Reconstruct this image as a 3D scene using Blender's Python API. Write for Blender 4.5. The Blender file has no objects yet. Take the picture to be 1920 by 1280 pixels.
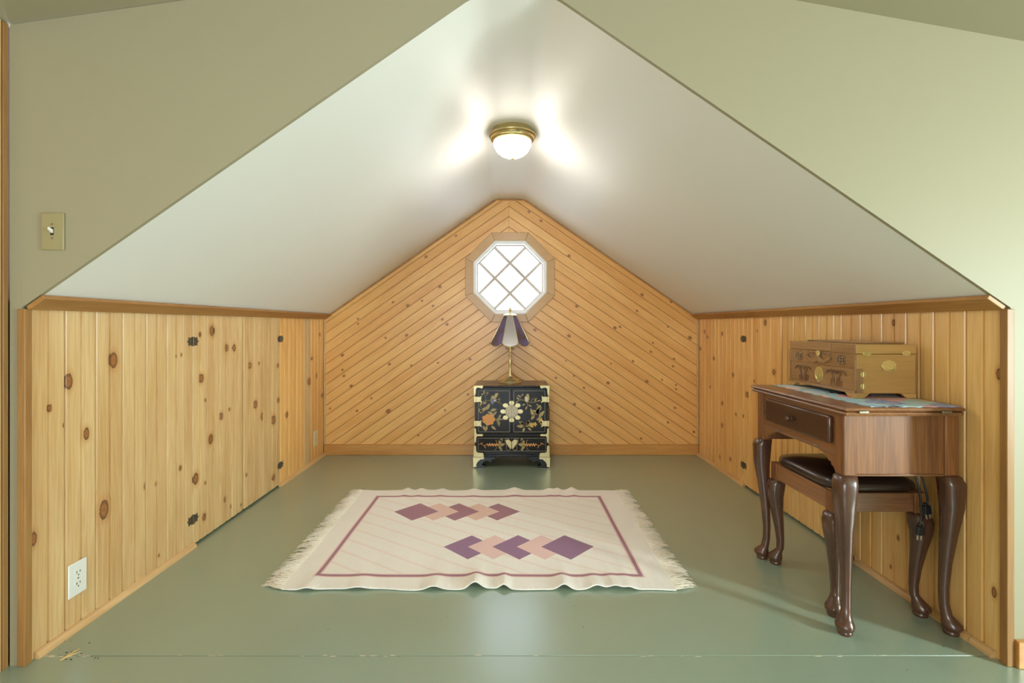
import bpy, bmesh, math, random
from mathutils import Vector, Matrix
random.seed(7)
S = bpy.context.scene
C = S.collection
R = math.radians
# ------------------------------------------------------------------ camera
F, CX, CY, CAMZ = 905.0, 953.0, 610.0, 1.05       # focal length and vanishing point in 1920x1280 pixels
cd = bpy.data.cameras.new('camera'); cam = bpy.data.objects.new('camera', cd); C.objects.link(cam)
cd.sensor_fit = 'HORIZONTAL'; cd.sensor_width = 36; cd.lens = F / 1920 * 36
cd.shift_x = (960 - CX) / 1920; cd.shift_y = (CY - 640) / 1920
cd.clip_start = .02
cam.location = (0, 0, CAMZ); cam.rotation_euler = (R(90), 0, 0)
S.camera = cam
# ------------------------------------------------------------------ world, lights, exposure
w = bpy.data.worlds.new('world'); S.world = w; w.use_nodes = True
bg = w.node_tree.nodes['Background']; bg.inputs[0].default_value = (.74, .87, 1, 1); bg.inputs[1].default_value = 6.5
def area(name, loc, rot, sx, sy, power, col):
    l = bpy.data.lights.new(name, 'AREA'); l.shape = 'RECTANGLE'; l.size = sx; l.size_y = sy; l.energy = power; l.color = col
    o = bpy.data.objects.new(name, l); C.objects.link(o); o.location = loc; o.rotation_euler = rot
    return o
# daylight by the attic room's side window; the end window lamp is added fill
area('daylight_side_window', (3.26, -.05, .90), (0, R(90), 0), .92, .30, 112, (.84, 1, .98))
area('added_end_window_fill', (-.4, -2.16, 1.15), (R(90), 0, 0), 1.7, 1.0, 42, (.88, .96, 1))
# portals: they emit nothing themselves, they only steer the sampling of the sky towards the three window openings
for nm_, lc, rt, sx, sy in (('gable_window_portal', (.014, 4.035, 1.44), (R(-90), 0, 0), .62, .62), ('side_window_portal', (3.405, -.05, .90), (0, R(90), 0), .96, .34), ('added_end_window_portal', (-.4, -2.305, 1.15), (R(90), 0, 0), 1.8, 1.1)):
    area(nm_, lc, rt, sx, sy, 1, (1, 1, 1)).data.cycles.is_portal = True
vs = S.view_settings; vs.view_transform = 'Standard'; vs.look = 'None'; vs.exposure = 0.15; vs.gamma = 1; vs.use_curve_mapping = False
S.display_settings.display_device = 'sRGB'
S.cycles.use_denoising = True
S.cycles.max_bounces = 10; S.cycles.diffuse_bounces = 6; S.cycles.sample_clamp_indirect = 6
# ------------------------------------------------------------------ helpers: colour, nodes
def lin(c):
    f = lambda v: v / 12.92 if v <= .04045 else ((v + .055) / 1.055) ** 2.4
    return tuple(f(v / 255) for v in c) + (1,)
class NT:
    def __init__(s, name):
        s.m = bpy.data.materials.new(name); s.m.use_nodes = True; s.t = s.m.node_tree
        s.b = s.t.nodes['Principled BSDF']
    def n(s, typ, **kw):
        x = s.t.nodes.new(typ)
        for k, v in kw.items(): setattr(x, k, v)
        return x
    def put(s, sock, v):
        if isinstance(v, bpy.types.NodeSocket): s.t.links.new(v, sock)
        elif v is not None: sock.default_value = v
    def math(s, op, a, b=None, c=None):
        x = s.n('ShaderNodeMath', operation=op); s.put(x.inputs[0], a)
        if b is not None: s.put(x.inputs[1], b)
        if c is not None: s.put(x.inputs[2], c)
        return x.outputs[0]
    def mix(s, f, a, b, mode='MIX'):
        x = s.n('ShaderNodeMix', data_type='RGBA', blend_type=mode)
        s.put(x.inputs[0], f); s.put(x.inputs[6], a); s.put(x.inputs[7], b); return x.outputs[2]
    def noise(s, vec, scale, detail=3, rough=.5, w=None, dist=0):
        x = s.n('ShaderNodeTexNoise'); 
        if w is not None: x.noise_dimensions = '4D'; s.put(x.inputs['W'], w)
        s.put(x.inputs['Vector'], vec); s.put(x.inputs['Scale'], scale); s.put(x.inputs['Detail'], detail)
        s.put(x.inputs['Roughness'], rough); s.put(x.inputs['Distortion'], dist); return x.outputs[0]
    def sm(s, v, a, b, o0=0., o1=1.):
        x = s.n('ShaderNodeMapRange', interpolation_type='SMOOTHSTEP'); s.put(x.inputs[0], v)
        for i, q in enumerate((a, b, o0, o1)): s.put(x.inputs[i + 1], q)
        return x.outputs[0]
    def coord(s, which): return s.n('ShaderNodeTexCoord').outputs[which]
    def sep(s, v): x = s.n('ShaderNodeSeparateXYZ'); s.put(x.inputs[0], v); return x.outputs
    def comb(s, x, y, z=0.): c = s.n('ShaderNodeCombineXYZ'); [s.put(c.inputs[i], q) for i, q in enumerate((x, y, z))]; return c.outputs[0]
    def scale(s, v, sc): x = s.n('ShaderNodeVectorMath', operation='MULTIPLY'); s.put(x.inputs[0], v); x.inputs[1].default_value = sc; return x.outputs[0]
    def bump(s, h, strength=.3, dist=.002):
        x = s.n('ShaderNodeBump'); s.put(x.inputs['Height'], h); x.inputs['Strength'].default_value = strength; x.inputs['Distance'].default_value = dist
        s.t.links.new(x.outputs[0], s.b.inputs['Normal'])
    def fin(s, col=None, rough=None, metal=None, **kw):
        s.put(s.b.inputs['Base Color'], col); s.put(s.b.inputs['Roughness'], rough); s.put(s.b.inputs['Metallic'], metal)
        for k, v in kw.items(): s.put(s.b.inputs[k], v)
        return s.m
def wood(name, light, dark, knots=(), rough=.38, src='UV', along=1, var=.30, gs=1.0, knotcol=(122, 74, 34), coat=.25, strength=.78):
    """grain along v; u, v in metres. knots: (u, v, across, along)"""
    t = NT(name)
    if src == 'UV': u, v, _ = t.sep(t.coord('UV'))
    else:
        o = t.sep(t.coord('Object')); v = o[along]
        a, b = [o[i] for i in range(3) if i != along]
        u = t.math('ADD', a, t.math('MULTIPLY', b, .83))
    rnd = t.n('ShaderNodeObjectInfo').outputs['Random']
    W = t.math('MULTIPLY', rnd, 40.)
    # push the grain lines aside around each knot
    uu = u; masks = []
    for ku, kv, sa, sl in knots:
        du = t.math('DIVIDE', t.math('SUBTRACT', u, ku), sa); dv = t.math('DIVIDE', t.math('SUBTRACT', v, kv), sl)
        r2 = t.math('ADD', t.math('MULTIPLY', du, du), t.math('MULTIPLY', dv, dv))
        r = t.math('SQRT', r2); masks.append(r)
        push = t.math('DIVIDE', t.math('MULTIPLY', du, sa * 1.2), t.math('ADD', r2, .8))
        uu = t.math('SUBTRACT', uu, push)
    g1 = t.noise(t.comb(t.math('MULTIPLY', uu, 26. * gs), t.math('MULTIPLY', v, 1.1 * gs)), 1.0, 3, .55, W, .6)
    ring = t.math('SINE', t.math('MULTIPLY', g1, 46.))
    ring = t.math('MULTIPLY_ADD', ring, .5, .5)
    g2 = t.noise(t.comb(t.math('MULTIPLY', uu, 260. * gs), t.math('MULTIPLY', v, 6. * gs)), 1.0, 2, .6, W)
    g3 = t.noise(t.comb(t.math('MULTIPLY', u, 9. * gs), t.math('MULTIPLY', v, 1.3 * gs)), 1.0, 2, .5, W)
    f = t.math('ADD', t.math('MULTIPLY', ring, .30), t.math('ADD', t.math('MULTIPLY', t.sm(g2, .35, .75), .38), t.math('MULTIPLY', t.sm(g3, .35, .7), .55)))
    f = t.math('MULTIPLY', f, strength)
    col = t.mix(f, lin(light), lin(dark))
    col = t.mix(t.math('MULTIPLY', rnd, var), col, lin(dark))
    kn = t.noise(t.comb(u, v), 160., 2, .6) if knots else None
    for r in masks:
        rr = t.math('ADD', r, t.math('MULTIPLY_ADD', kn, .5, -.25))
        halo = t.math('MULTIPLY', t.sm(rr, 1.0, 2.2, 1, 0), .42)
        col = t.mix(halo, col, lin((186, 124, 62)))
        core = t.sm(rr, .9, 1.12, 1, 0)
        rings = t.math('MULTIPLY_ADD', t.math('SINE', t.math('MULTIPLY', rr, 12.)), .3, .45)
        edge = t.math('MULTIPLY', t.sm(rr, .62, .9), .9)
        kc = t.mix(rings, lin((172, 112, 58)), lin(knotcol))
        kc = t.mix(edge, kc, lin((82, 48, 24)))
        col = t.mix(t.math('MULTIPLY', core, .92), col, kc)
    t.bump(g2, .12, .001)
    return t.fin(col, rough, 0., **{'Coat Weight': coat, 'Coat Roughness': .25})
def plain(name, c, rough=.5, metal=0., bump=None, **kw):
    t = NT(name)
    co = t.coord('Object'); n = t.noise(co, 14., 3)
    col = t.mix(t.math('MULTIPLY', n, .16), lin(c), lin(tuple(v * .8 for v in c)))
    if bump: t.bump(t.noise(co, bump[0], 4), bump[1], bump[2] if len(bump) > 2 else .002)
    return t.fin(col, rough, metal, **kw)
# ------------------------------------------------------------------ helpers: geometry
class MB:
    def __init__(s): s.v = []; s.f = []
    def add(s, vs, fs):
        b = len(s.v); s.v += [Vector(p) for p in vs]; s.f += [tuple(b + i for i in q) for q in fs]; return s
    def box(s, x0, x1, y0, y1, z0, z1):
        v = [(x, y, z) for z in (z0, z1) for y in (y0, y1) for x in (x0, x1)]
        return s.add(v, [(0, 2, 3, 1), (4, 5, 7, 6), (0, 1, 5, 4), (2, 6, 7, 3), (0, 4, 6, 2), (1, 3, 7, 5)])
    def prism(s, pts, fn, t0, t1):
        """extrude 2D pts from depth t0 to t1; fn(a, b, t) -> xyz"""
        n = len(pts)
        v = [fn(a, b, t0) for a, b in pts] + [fn(a, b, t1) for a, b in pts]
        return s.add(v, [tuple(range(n)), tuple(range(2 * n - 1, n - 1, -1))] + [(i, n + i, n + (i + 1) % n, (i + 1) % n) for i in range(n)])
    def loft(s, rings, caps=True):
        n = len(rings[0]); v = [p for r in rings for p in r]; f = []
        for k in range(len(rings) - 1):
            for i in range(n): f.append((k * n + i, k * n + (i + 1) % n, (k + 1) * n + (i + 1) % n, (k + 1) * n + i))
        if caps: f += [tuple(reversed(range(n))), tuple(range((len(rings) - 1) * n, len(rings) * n))]
        return s.add(v, f)
    def lathe(s, prof, c=(0, 0, 0), n=32):
        return s.loft([[(c[0] + max(r, 1e-4) * math.cos(2 * math.pi * i / n), c[1] + max(r, 1e-4) * math.sin(2 * math.pi * i / n), c[2] + z) for i in range(n)] for r, z in prof])
    def tube(s, pts, r, n=8):
        pts = [Vector(p) for p in pts]; rings = []; rs = r if isinstance(r, (list, tuple)) else [r] * len(pts)
        up = Vector((.13, .31, .94))
        for i, p in enumerate(pts):
            d = (pts[min(i + 1, len(pts) - 1)] - pts[max(i - 1, 0)]).normalized()
            a = d.cross(up); a = a if a.length > 1e-3 else d.cross(Vector((1, 0, 0))); a.normalize(); b = d.cross(a)
            rings.append([p + (a * math.cos(2 * math.pi * k / n) + b * math.sin(2 * math.pi * k / n)) * rs[i] for k in range(n)])
        return s.loft(rings)
    def build(s, name, mat, parent=None, bevel=0, smooth=35, uvf=None):
        me = bpy.data.meshes.new(name); me.from_pydata([tuple(p) for p in s.v], [], s.f)
        return finish(name, me, mat, parent, bevel, smooth, uvf)
def finish(name, me, mat, parent=None, bevel=0, smooth=35, uvf=None):
    bm = bmesh.new(); bm.from_mesh(me); bmesh.ops.recalc_face_normals(bm, faces=bm.faces[:])
    if uvf:
        L = bm.loops.layers.uv.new('UVMap')
        for f in bm.faces:
            for l in f.loops: l[L].uv = uvf(l.vert.co)
    bm.to_mesh(me); bm.free()
    if smooth:
        me.shade_smooth(); me.set_sharp_from_angle(angle=R(smooth))
    me.materials.append(mat)
    o = bpy.data.objects.new(name, me); C.objects.link(o)
    if parent: o.parent = parent
    if bevel:
        b = o.modifiers.new('bevel', 'BEVEL'); b.width = bevel; b.segments = 2; b.limit_method = 'ANGLE'; b.angle_limit = R(40)
    return o
def tag(o, label, cat=None, group=None, kind=None):
    o['label'] = label
    if cat: o['category'] = cat
    if group: o['group'] = group
    if kind: o['kind'] = kind
    return o
def thing(name, label, cat, loc=(0, 0, 0), rz=0, group=None):
    o = bpy.data.objects.new(name, None); C.objects.link(o); o.location = loc; o.rotation_euler = (0, 0, rz); o.empty_display_size = .1
    return tag(o, label, cat, group)
def struct(o, label): o['kind'] = 'structure'; o['label'] = label; return o
def bez(pts, n=8):
    """smooth polyline through pts (Catmull-Rom)"""
    P = [Vector(p) for p in pts]; P = [P[0] * 2 - P[1]] + P + [P[-1] * 2 - P[-2]]; out = []
    for i in range(1, len(P) - 2):
        for k in range(n):
            t = k / n; a, b, c, d = P[i - 1:i + 3]
            out.append(.5 * ((2 * b) + (c - a) * t + (2 * a - 5 * b + 4 * c - d) * t * t + (3 * b - a - 3 * c + d) * t ** 3))
    return out + [P[-2]]
# ------------------------------------------------------------------ room measurements
YN, YB, XL, XR = 1.49, 3.92, -1.495, 1.543          # opening plane, gable wall, knee walls
YT = YN + .013
ZK, ZT, TX0, TX1 = 1.111, 2.078, -.10, .13         # knee wall top, ridge strip
def roofz(x): return min(ZT, ZK + (x - XL) * (ZT - ZK) / (TX0 - XL), ZK + (XR - x) * (ZT - ZK) / (XR - TX1))
def onfloor(px, py): d = F * CAMZ / (py - CY); return ((px - CX) * d / F, d)
def at(px, py, d): return ((px - CX) * d / F, d, CAMZ + (CY - py) * d / F)
M = {}
def paint(name, c, rough, bs=.12, sc=90.):
    t = NT(name); co = t.coord('Object')
    n = t.noise(co, 1.6, 3); col = t.mix(t.math('MULTIPLY', n, .10), lin(c), lin(tuple(v * .9 for v in c)))
    t.bump(t.noise(t.scale(co, (1, .25, 1)), sc, 3), bs, .001)
    return t.fin(col, rough, 0.)
M['wall'] = paint('khaki_wall_paint', (158, 149, 121), .55)
M['ceil'] = paint('white_ceiling_paint', (238, 236, 230), .50, .12, 60.)
M['dark'] = plain('dark_backing', (58, 42, 26), .8)  # dark brown backing behind the boards and under the floor sheets
M['ivory'] = plain('ivory_plastic', (160, 147, 106), .4)
M['white'] = plain('white_plastic', (236, 234, 224), .3)
M['slot'] = plain('socket_slot', (30, 28, 25), .6)
M['screw'] = plain('screw_metal', (150, 145, 130), .35, .8)
M['blackiron'] = plain('black_iron', (92, 82, 66), .45, .4)
# floor paint: worn olive plywood paint
t = NT('olive_floor_paint'); co = t.coord('Object')
base = t.mix(t.noise(co, 1.3, 3), lin((138, 156, 136)), lin((149, 167, 147)))
fl = t.noise(t.scale(co, (1, 1, 1)), 38., 5, .65, None, 1.2)
fl2 = t.noise(co, 170., 3, .6)
sp = t.noise(co, 95., 2, .5)
col = t.mix(t.math('MULTIPLY', t.sm(sp, .80, .84), .4), base, lin((196, 190, 168)))
col = t.mix(t.math('MULTIPLY', t.sm(fl2, .80, .84), .5), col, lin((60, 58, 40)))
t.bump(t.noise(t.scale(co, (1, .6, 1)), 75., 3, .55, None, .8), .20, .0016)
M['floor'] = t.fin(col, .30, 0., **{'Specular IOR Level': 1.0, 'Coat Weight': .7, 'Coat Roughness': .25})
# ------------------------------------------------------------------ floor: painted sheets with one open joint
root = MB().box(-1.75, 3.45, -2.4, 4.2, -.06, -.02).build('floor', M['dark'])
struct(root, 'olive green painted plywood floor')
JY = 1.535
for (x0, x1, y0, y1) in ((-1.75, 3.45, JY + .0015, 4.2), (-1.75, 3.45, .32, JY - .0015), (-1.75, 1.2, -2.4, .317), (1.203, 3.45, -2.4, .317)):
    MB().box(x0, x1, y0, y1, -.02, 0).build('floor_sheet', M['floor'], root, bevel=.0012)
# ------------------------------------------------------------------ wood looks
PINE, PINED = (232, 202, 148), (194, 146, 88)
ORNG, ORNGD = (246, 200, 126), (216, 152, 78)
AMB, AMBD = (240, 200, 130), (206, 154, 86)
M['pine'] = wood('knotty_pine', PINE, PINED)
M['orange'] = wood('amber_pine', ORNG, ORNGD)
M['amber'] = wood('honey_pine', AMB, AMBD)
M['trim'] = wood('pine_trim', (190, 142, 82), (148, 98, 46), src='OBJ', along=1, coat=.05, rough=.5)
M['trimv'] = wood('pine_trim_upright', (172, 128, 72), (134, 90, 42), src='OBJ', along=2, coat=.05, rough=.5)
M['trimx'] = wood('pine_trim_level', (216, 164, 92), (178, 116, 50), src='OBJ', along=0)
M['shoe'] = wood('pale_shoe_moulding', (226, 190, 136), (196, 150, 96), src='OBJ', along=1)
def board_profile(wd, centre=True, th=.012, ch=.0035, gd=.006, gw=.0045, g=.0010):
    p = [(g, -th), (g, -gd), (g + ch, 0)]
    if centre: p += [(wd / 2 - gw - .0015, 0), (wd / 2 - gw, -gd), (wd / 2 + gw, -gd), (wd / 2 + gw + .0015, 0)]
    return p + [(wd - g - ch, 0), (wd - g, -gd), (wd - g, -th)]
def knots_on(side, lst):
    """pixel knots -> (y, z, across, along) on a knee wall"""
    X = XL if side < 0 else XR; out = []
    for px, py, r in lst:
        d = F * X / (px - CX)
        out.append((d, CAMZ + (CY - py) * d / F, max(r * d * d / (F * abs(X)), .004) * .78, max(1.65 * r * d / F, .007)))
    return out
KL = knots_on(-1, [(213, 675, 9), (129, 715, 9), (162, 813, 7), (94, 765, 4), (375, 627, 3), (398, 620, 6), (425, 652, 4), (439, 652, 4), (378, 709, 5), (385, 750, 2),
    (415, 780, 4), (430, 767, 2), (395, 823, 5.5), (367, 897, 6.5), (385, 905, 2), (338, 877, 3), (469, 685, 3.5), (486, 681, 1.6), (479, 758, 4.5), (492, 780, 4), (513, 787, 5), (522, 750, 3),
    (521, 685, 2.4), (538, 777, 3.3), (580, 715, 4), (595, 704, 3), (600, 627, 2), (604, 741, 2), (585, 672, 2), (513, 895, 3.3), (273, 911, 4), (293, 907, 2.6), (63, 1010, 8), (195, 955, 11),
    (383, 969, 4), (422, 936, 3), (433, 949, 2), (298, 1041, 2), (452, 946, 1.6), (340, 665, 2), (331, 668, 1.6), (119, 797, 2.2), (462, 890, 2)])
z1 = lambda l: [(1280 + a * .3437, 560 + b * .3437, r) for a, b, r in l]
KR = knots_on(1, z1([(450, 130, 3.2), (215, 190, 2), (497, 400, 3.4), (350, 522, 3), (97, 272, 1.8), (135, 208, 1.6), (170, 325, 2), (215, 570, 2), (405, 175, 1.6), (1150, 130, 4), (1725, 410, 6.5),
    (260, 875, 2), (200, 860, 2), (215, 690, 2.2), (290, 630, 1.8), (275, 415, 2.2), (120, 180, 2), (390, 450, 1.6), (150, 480, 1.5), (330, 640, 1.6)]) + [(1864, 1110, 6), (1684, 1008, 3), (1670, 1062, 2.2), (1700, 975, 2.6)])
nm = [0]
def board_mat(kind, kn):
    if not kn: return M[kind]
    nm[0] += 1; a = {'pine': (PINE, PINED), 'orange': (ORNG, ORNGD), 'amber': (AMB, AMBD)}[kind]
    return wood('knotted_%s_board' % kind, a[0], a[1], kn)
def knee_board(side, y0, y1, z0, z1, kind, parent, name='board', centre=True, proud=0):
    X = XL if side < 0 else XR; KN = KL if side < 0 else KR
    fn = lambda a, b, t_: (X - side * (b + proud), y0 + a, t_)
    kn = [k for k in KN if y0 <= k[0] < y1 and z0 < k[1] < z1]
    ox = parent.location if parent else Vector()
    return MB().prism(board_profile(y1 - y0, centre, g=.0020), fn, z0, z1).build(name, board_mat(kind, kn), parent, smooth=0, uvf=lambda c: (c.y, c.z))
def split(a, b, n): return [(a + (b - a) * i / n, a + (b - a) * (i + 1) / n) for i in range(n)]
D0, D1, D2 = 2.287, 2.725, 3.163
for side, sname in ((-1, 'left'), (1, 'right')):
    X = XL if side < 0 else XR; xo = X + side * .013; xo2 = X + side * .09
    # backing wall behind the boards, open where the doors hang
    mb = MB()
    for y0, y1 in ((YT, D0 - .002), (D2, YB + .1)): mb.box(min(xo, xo2), max(xo, xo2), y0, y1, 0, ZK + .02)
    mb.box(min(xo2, xo2 + side * .01), max(xo2, xo2 + side * .01), YT, YB + .1, 0, ZK + .02)
    wl = mb.build('wall_' + sname, M['dark'], smooth=0)
    struct(wl, 'knee wall of upright knotty pine boards with %s' % ('wall sockets' if side < 0 else 'the sewing table against it'))
    k0 = 'pine' if side < 0 else 'amber'
    for a, b in split(YN + .018, D0 - .052, 6): knee_board(side, a, b, 0, ZK, k0, wl)
    knee_board(side, D0 - .052, D0 - .001, 0, ZK, k0, wl, centre=False)
    far = split(D2 + .001, YB - .012, 6)
    for i, (a, b) in enumerate(far): knee_board(side, a, b, 0, ZK, ('pine' if i == 3 else 'orange') if side < 0 else 'orange', wl)
    for j, (da, db) in enumerate(((D0, D1 - .005), (D1 + .005, D2))):
        n = 1 + j + (0 if side < 0 else 2)
        dr = MB().box(min(X + side * .013, X + side * .028), max(X + side * .013, X + side * .028), da, db, .012, ZK - .02).build('door_%d' % n, M['amber'], smooth=0)
        struct(dr, 'pine board access door %s' % {1: 'on the outlet side, hung nearer the room', 2: 'on the outlet side, hung nearer the gable', 3: 'behind the sewing table', 4: 'beyond the sewing table, hung by the gable'}[n])
        for a, b in split(da, db, 4): knee_board(side, a, b, .012, ZK - .012, 'pine' if side < 0 else ('amber' if j == 0 else 'orange'), dr)
        # butterfly hinges on the jamb side
        hy = D0 - .0005 if j == 0 else D2 + .0005
        for hz in (CAMZ + (CY - 640) * 2.285 / F, CAMZ + (CY - 974) * 2.285 / F):
            hz = (hz if side < 0 else (.93 if hz > .5 else .135)) if j == 0 else (.962 if hz > .5 else .135)
            mb = MB(); fn = lambda a, b, t_: (X - side * t_, hy + a, hz + b)
            for sg in (-1, 1):
                star = []
                for k in range(12):
                    r = .024 if k % 2 == 0 else .0145; an = math.pi * 2 * k / 12
                    star.append((sg * .0205 + r * math.cos(an) * .85, r * math.sin(an)))
                mb.prism(star, fn, .0005, .003)
            mb.tube([(X - side * .003, hy, hz - .022), (X - side * .003, hy, hz + .022)], .0042)
            h = mb.build('hinge', M['blackiron'], dr); h['label'] = 'black butterfly hinge'
    # board laid along the foot of the sloped ceiling
    sl = (ZT - ZK) / (TX0 - XL) if side < 0 else (ZT - ZK) / (XR - TX1)
    e = Vector((-side, sl)).normalized(); nrm = Vector((-side * e.y * side * -1, 0))
    nx, nz = (e.y if side < 0 else -e.y), -abs(e.x)
    p0 = Vector((X - side * .004, roofz(X - side * .004) - .004))
    q = [p0, p0 + e * .062, p0 + e * .062 + Vector((nx, nz)) * .014, p0 + Vector((nx, nz)) * .014]
    q = [(a.x, a.y) for a in q]
    tr = MB().prism(q, lambda a, b, t_: (a, t_, b), YN + .002, YB - .004).build('trim_%d' % (1 if side < 0 else 2), M['trim'], bevel=.002)
    struct(tr, 'pine strip along the top of the %s knee wall' % ('socket' if side < 0 else 'sewing table'))
    # upright corner trims at the opening and by the gable
    xa, xb = (X - .016, X + .009) if side < 0 else (X - .009, X + .014)
    tr = MB().box(xa, xb, YN - .006, YN + .017, 0, ZK - .01).build('trim_%d' % (3 if side < 0 else 4), M['trimv'], bevel=.002)
    struct(tr, 'upright pine corner strip at the alcove opening, %s' % ('switch side' if side < 0 else 'sewing table side'))
    xa, xb = sorted((X, X - side * .012))
    tr = MB().box(xa, xb, YB - .012, YB, .088, ZK + .005).build('trim_%d' % (5 if side < 0 else 6), M['shoe'], bevel=.002)
    struct(tr, 'thin pale corner strip where the gable meets the %s knee wall' % ('socket' if side < 0 else 'sewing table'))
    # quarter round shoe mouldings, interrupted by the doors
    qr = [(0, 0), (.019, 0)] + [(.019 * math.cos(R(a)), .022 * math.sin(R(a))) for a in (22, 45, 68)] + [(0, .022)]
    bb = MB()
    segs = ((YN + .03, 2.29), (D2 - .02, YB - .014)) if side < 0 else ((YN + .035, 1.60), (1.602, 2.225), (D2 - .02, YB - .014))
    for k, (a, b) in enumerate(segs):
        o = MB().prism(qr, lambda p, q_, t_: (X - side * p, t_, q_), a, b).build('baseboard_' + sname, M['shoe'])
        struct(o, 'pale rounded shoe moulding at the foot of the %s knee wall' % ('socket' if side < 0 else 'sewing table'))
# ------------------------------------------------------------------ gable wall of diagonal boards around the octagon
OX, OZ = .014, 1.440
CH = .005
def octa(ap, cx=OX, cz=OZ):
    r = ap / math.cos(R(22.5)); return [(cx + r * math.cos(R(22.5 + 45 * k)), cz + r * math.sin(R(22.5 + 45 * k))) for k in range(8)]
def clip(bm, co, no):
    g = bm.verts[:] + bm.edges[:] + bm.faces[:]
    if not g: return
    r = bmesh.ops.bisect_plane(bm, geom=g, dist=1e-6, plane_co=co, plane_no=no, clear_outer=True)
    ed = [x for x in r['geom_cut'] if isinstance(x, bmesh.types.BMEdge)]
    if ed: bmesh.ops.holes_fill(bm, edges=ed, sides=0)
def punch(bm, ap):
    """cut the octagonal hole: list of bmesh pieces around it"""
    xs = [v.co for v in bm.verts]
    if not xs: return []
    out = []; cur = bm
    for k in range(8):
        no = Vector((math.cos(R(45 * k)), 0, math.sin(R(45 * k)))); co = Vector((OX, 0, OZ)) + no * ap
        o = cur.copy(); clip(o, co, -no)
        if o.verts: out.append(o)
        clip(cur, co, no)
        if not cur.verts: break
    return out
def to_obj(pieces, name, mat, parent, uvf=None):
    bm = bmesh.new()
    for p in pieces:
        me = bpy.data.meshes.new('tmp'); p.to_mesh(me); bm.from_mesh(me); bpy.data.meshes.remove(me)
    if not bm.verts: return None
    me = bpy.data.meshes.new(name); bm.to_mesh(me); bm.free()
    return finish(name, me, mat, parent, smooth=0, uvf=uvf)
bm = bmesh.new()
pent = [(XL - .1, 0), (XR + .1, 0), (XR + .1, ZK), (TX1, ZT + .06), (TX0, ZT + .06), (XL - .1, ZK)]
vs_ = [bm.verts.new((a, YB + .0125, b)) for a, b in pent] + [bm.verts.new((a, YB + .11, b)) for a, b in pent]
n = len(pent); bm.faces.new(vs_[:n][::-1]); bm.faces.new(vs_[n:])
for i in range(n): bm.faces.new((vs_[i], vs_[(i + 1) % n], vs_[n + (i + 1) % n], vs_[n + i]))
bmesh.ops.recalc_face_normals(bm, faces=bm.faces[:])
wb = to_obj(punch(bm, .296), 'wall_back', M['dark'], None)
struct(wb, 'gable wall of diagonal amber pine boards in a chevron')
zk3 = lambda l: [(600 + a * .375, 350 + b * .375, r) for a, b, r in l]
GK = zk3([(600, 500, 4), (510, 570, 3), (565, 595, 3), (440, 595, 4), (365, 577, 3), (612, 663, 3.5), (635, 688, 4), (433, 742, 4), (328, 755, 3), (190, 660, 2.5), (190, 685, 2.5), (112, 842, 4), (112, 915, 3),
    (120, 945, 3.5), (158, 998, 4), (347, 886, 3.5), (460, 898, 2.5), (590, 880, 2.5), (750, 862, 3.5), (257, 1057, 3), (185, 1120, 3), (50, 1108, 2.5), (345, 1127, 6), (740, 1038, 3), (625, 1117, 2.5), (680, 245, 3),
    (530, 350, 4), (840, 262, 2), (490, 1240, 2.5), (1045, 125, 3.5), (1105, 170, 3.5), (1245, 345, 4), (1100, 325, 3), (1285, 595, 4), (1610, 540, 4), (1585, 620, 3), (1475, 705, 4), (1500, 700, 3), (1755, 575, 3),
    (1850, 755, 5), (1655, 825, 3), (1565, 872, 3), (1770, 860, 3), (1765, 897, 3), (1455, 884, 2), (1075, 715, 4), (1245, 745, 4.5), (1440, 980, 4), (1320, 1005, 3), (1270, 945, 2.5), (1180, 955, 3), (1230, 870, 2),
    (1710, 965, 2.5), (1780, 990, 2.5), (1780, 1012, 2.5), (1775, 1105, 3), (1740, 1178, 3), (1630, 980, 4), (1395, 1107, 4), (1270, 1090, 3.5), (1300, 1225, 3), (1665, 780, 2.5), (1740, 700, 2.5), (1605, 1258, 3), (1870, 1225, 3.5),
    (1090, 1090, 3)])
GP = [((px - CX) * YB / F, CAMZ + (CY - py) * YB / F, r * YB / F * .5) for px, py, r in GK]
VS, V0 = .0838, 1.851
for side in (-1, 1):
    th = math.atan((ZT - ZK) / ((TX0 - XL) if side < 0 else (XR - TX1)))
    e = Vector((math.cos(th), 0, math.sin(th) * -side)); nn = Vector((math.sin(th) * side, 0, math.cos(th)))
    wd = VS * math.cos(th)
    for k in range(-36, 5):
        c0 = nn.dot(Vector((CH, 0, V0 + VS * k)))
        pr = board_profile(wd, False, ch=.0022, gd=.0035, g=.0007)
        m_ = MB().prism(pr, lambda a, b, t_: nn * (c0 + a) + e * t_ + Vector((0, YB - b, 0)), -4, 4)
        bm = bmesh.new(); vv = [bm.verts.new(p) for p in m_.v]
        for f in m_.f: bm.faces.new([vv[i] for i in f])
        bmesh.ops.recalc_face_normals(bm, faces=bm.faces[:])
        X = XL if side < 0 else XR
        clip(bm, (CH + side * .0006, 0, 0), (-side, 0, 0)); clip(bm, (X, 0, 0), (side, 0, 0)); clip(bm, (0, 0, .03), (0, 0, -1))
        clip(bm, (X, 0, ZK - .002), nn); clip(bm, (0, 0, ZT - .002), (0, 0, 1))
        if not bm.verts: continue
        pcs = punch(bm, .300)
        kn = []
        for gx, gz, r in GP:
            if (gx - CH) * side <= 0: continue
            p = Vector((gx, 0, gz)); a = nn.dot(p)
            if c0 - .002 <= a < c0 + wd - .002: kn.append((min(max(a, c0 + r + .004), c0 + wd - r - .004), e.dot(p), r * 1.05, r * 1.35))
        to_obj(pcs, 'board', board_mat('orange', kn), wb, lambda c, nn=nn, e=e: (nn.dot(c), e.dot(c)))
o = MB().box(XL + .001, XR - .001, YB - .014, YB, 0, .086).build('baseboard_back', M['trimx'], bevel=.003)
struct(o, 'flat amber pine baseboard along the gable wall')
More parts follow.
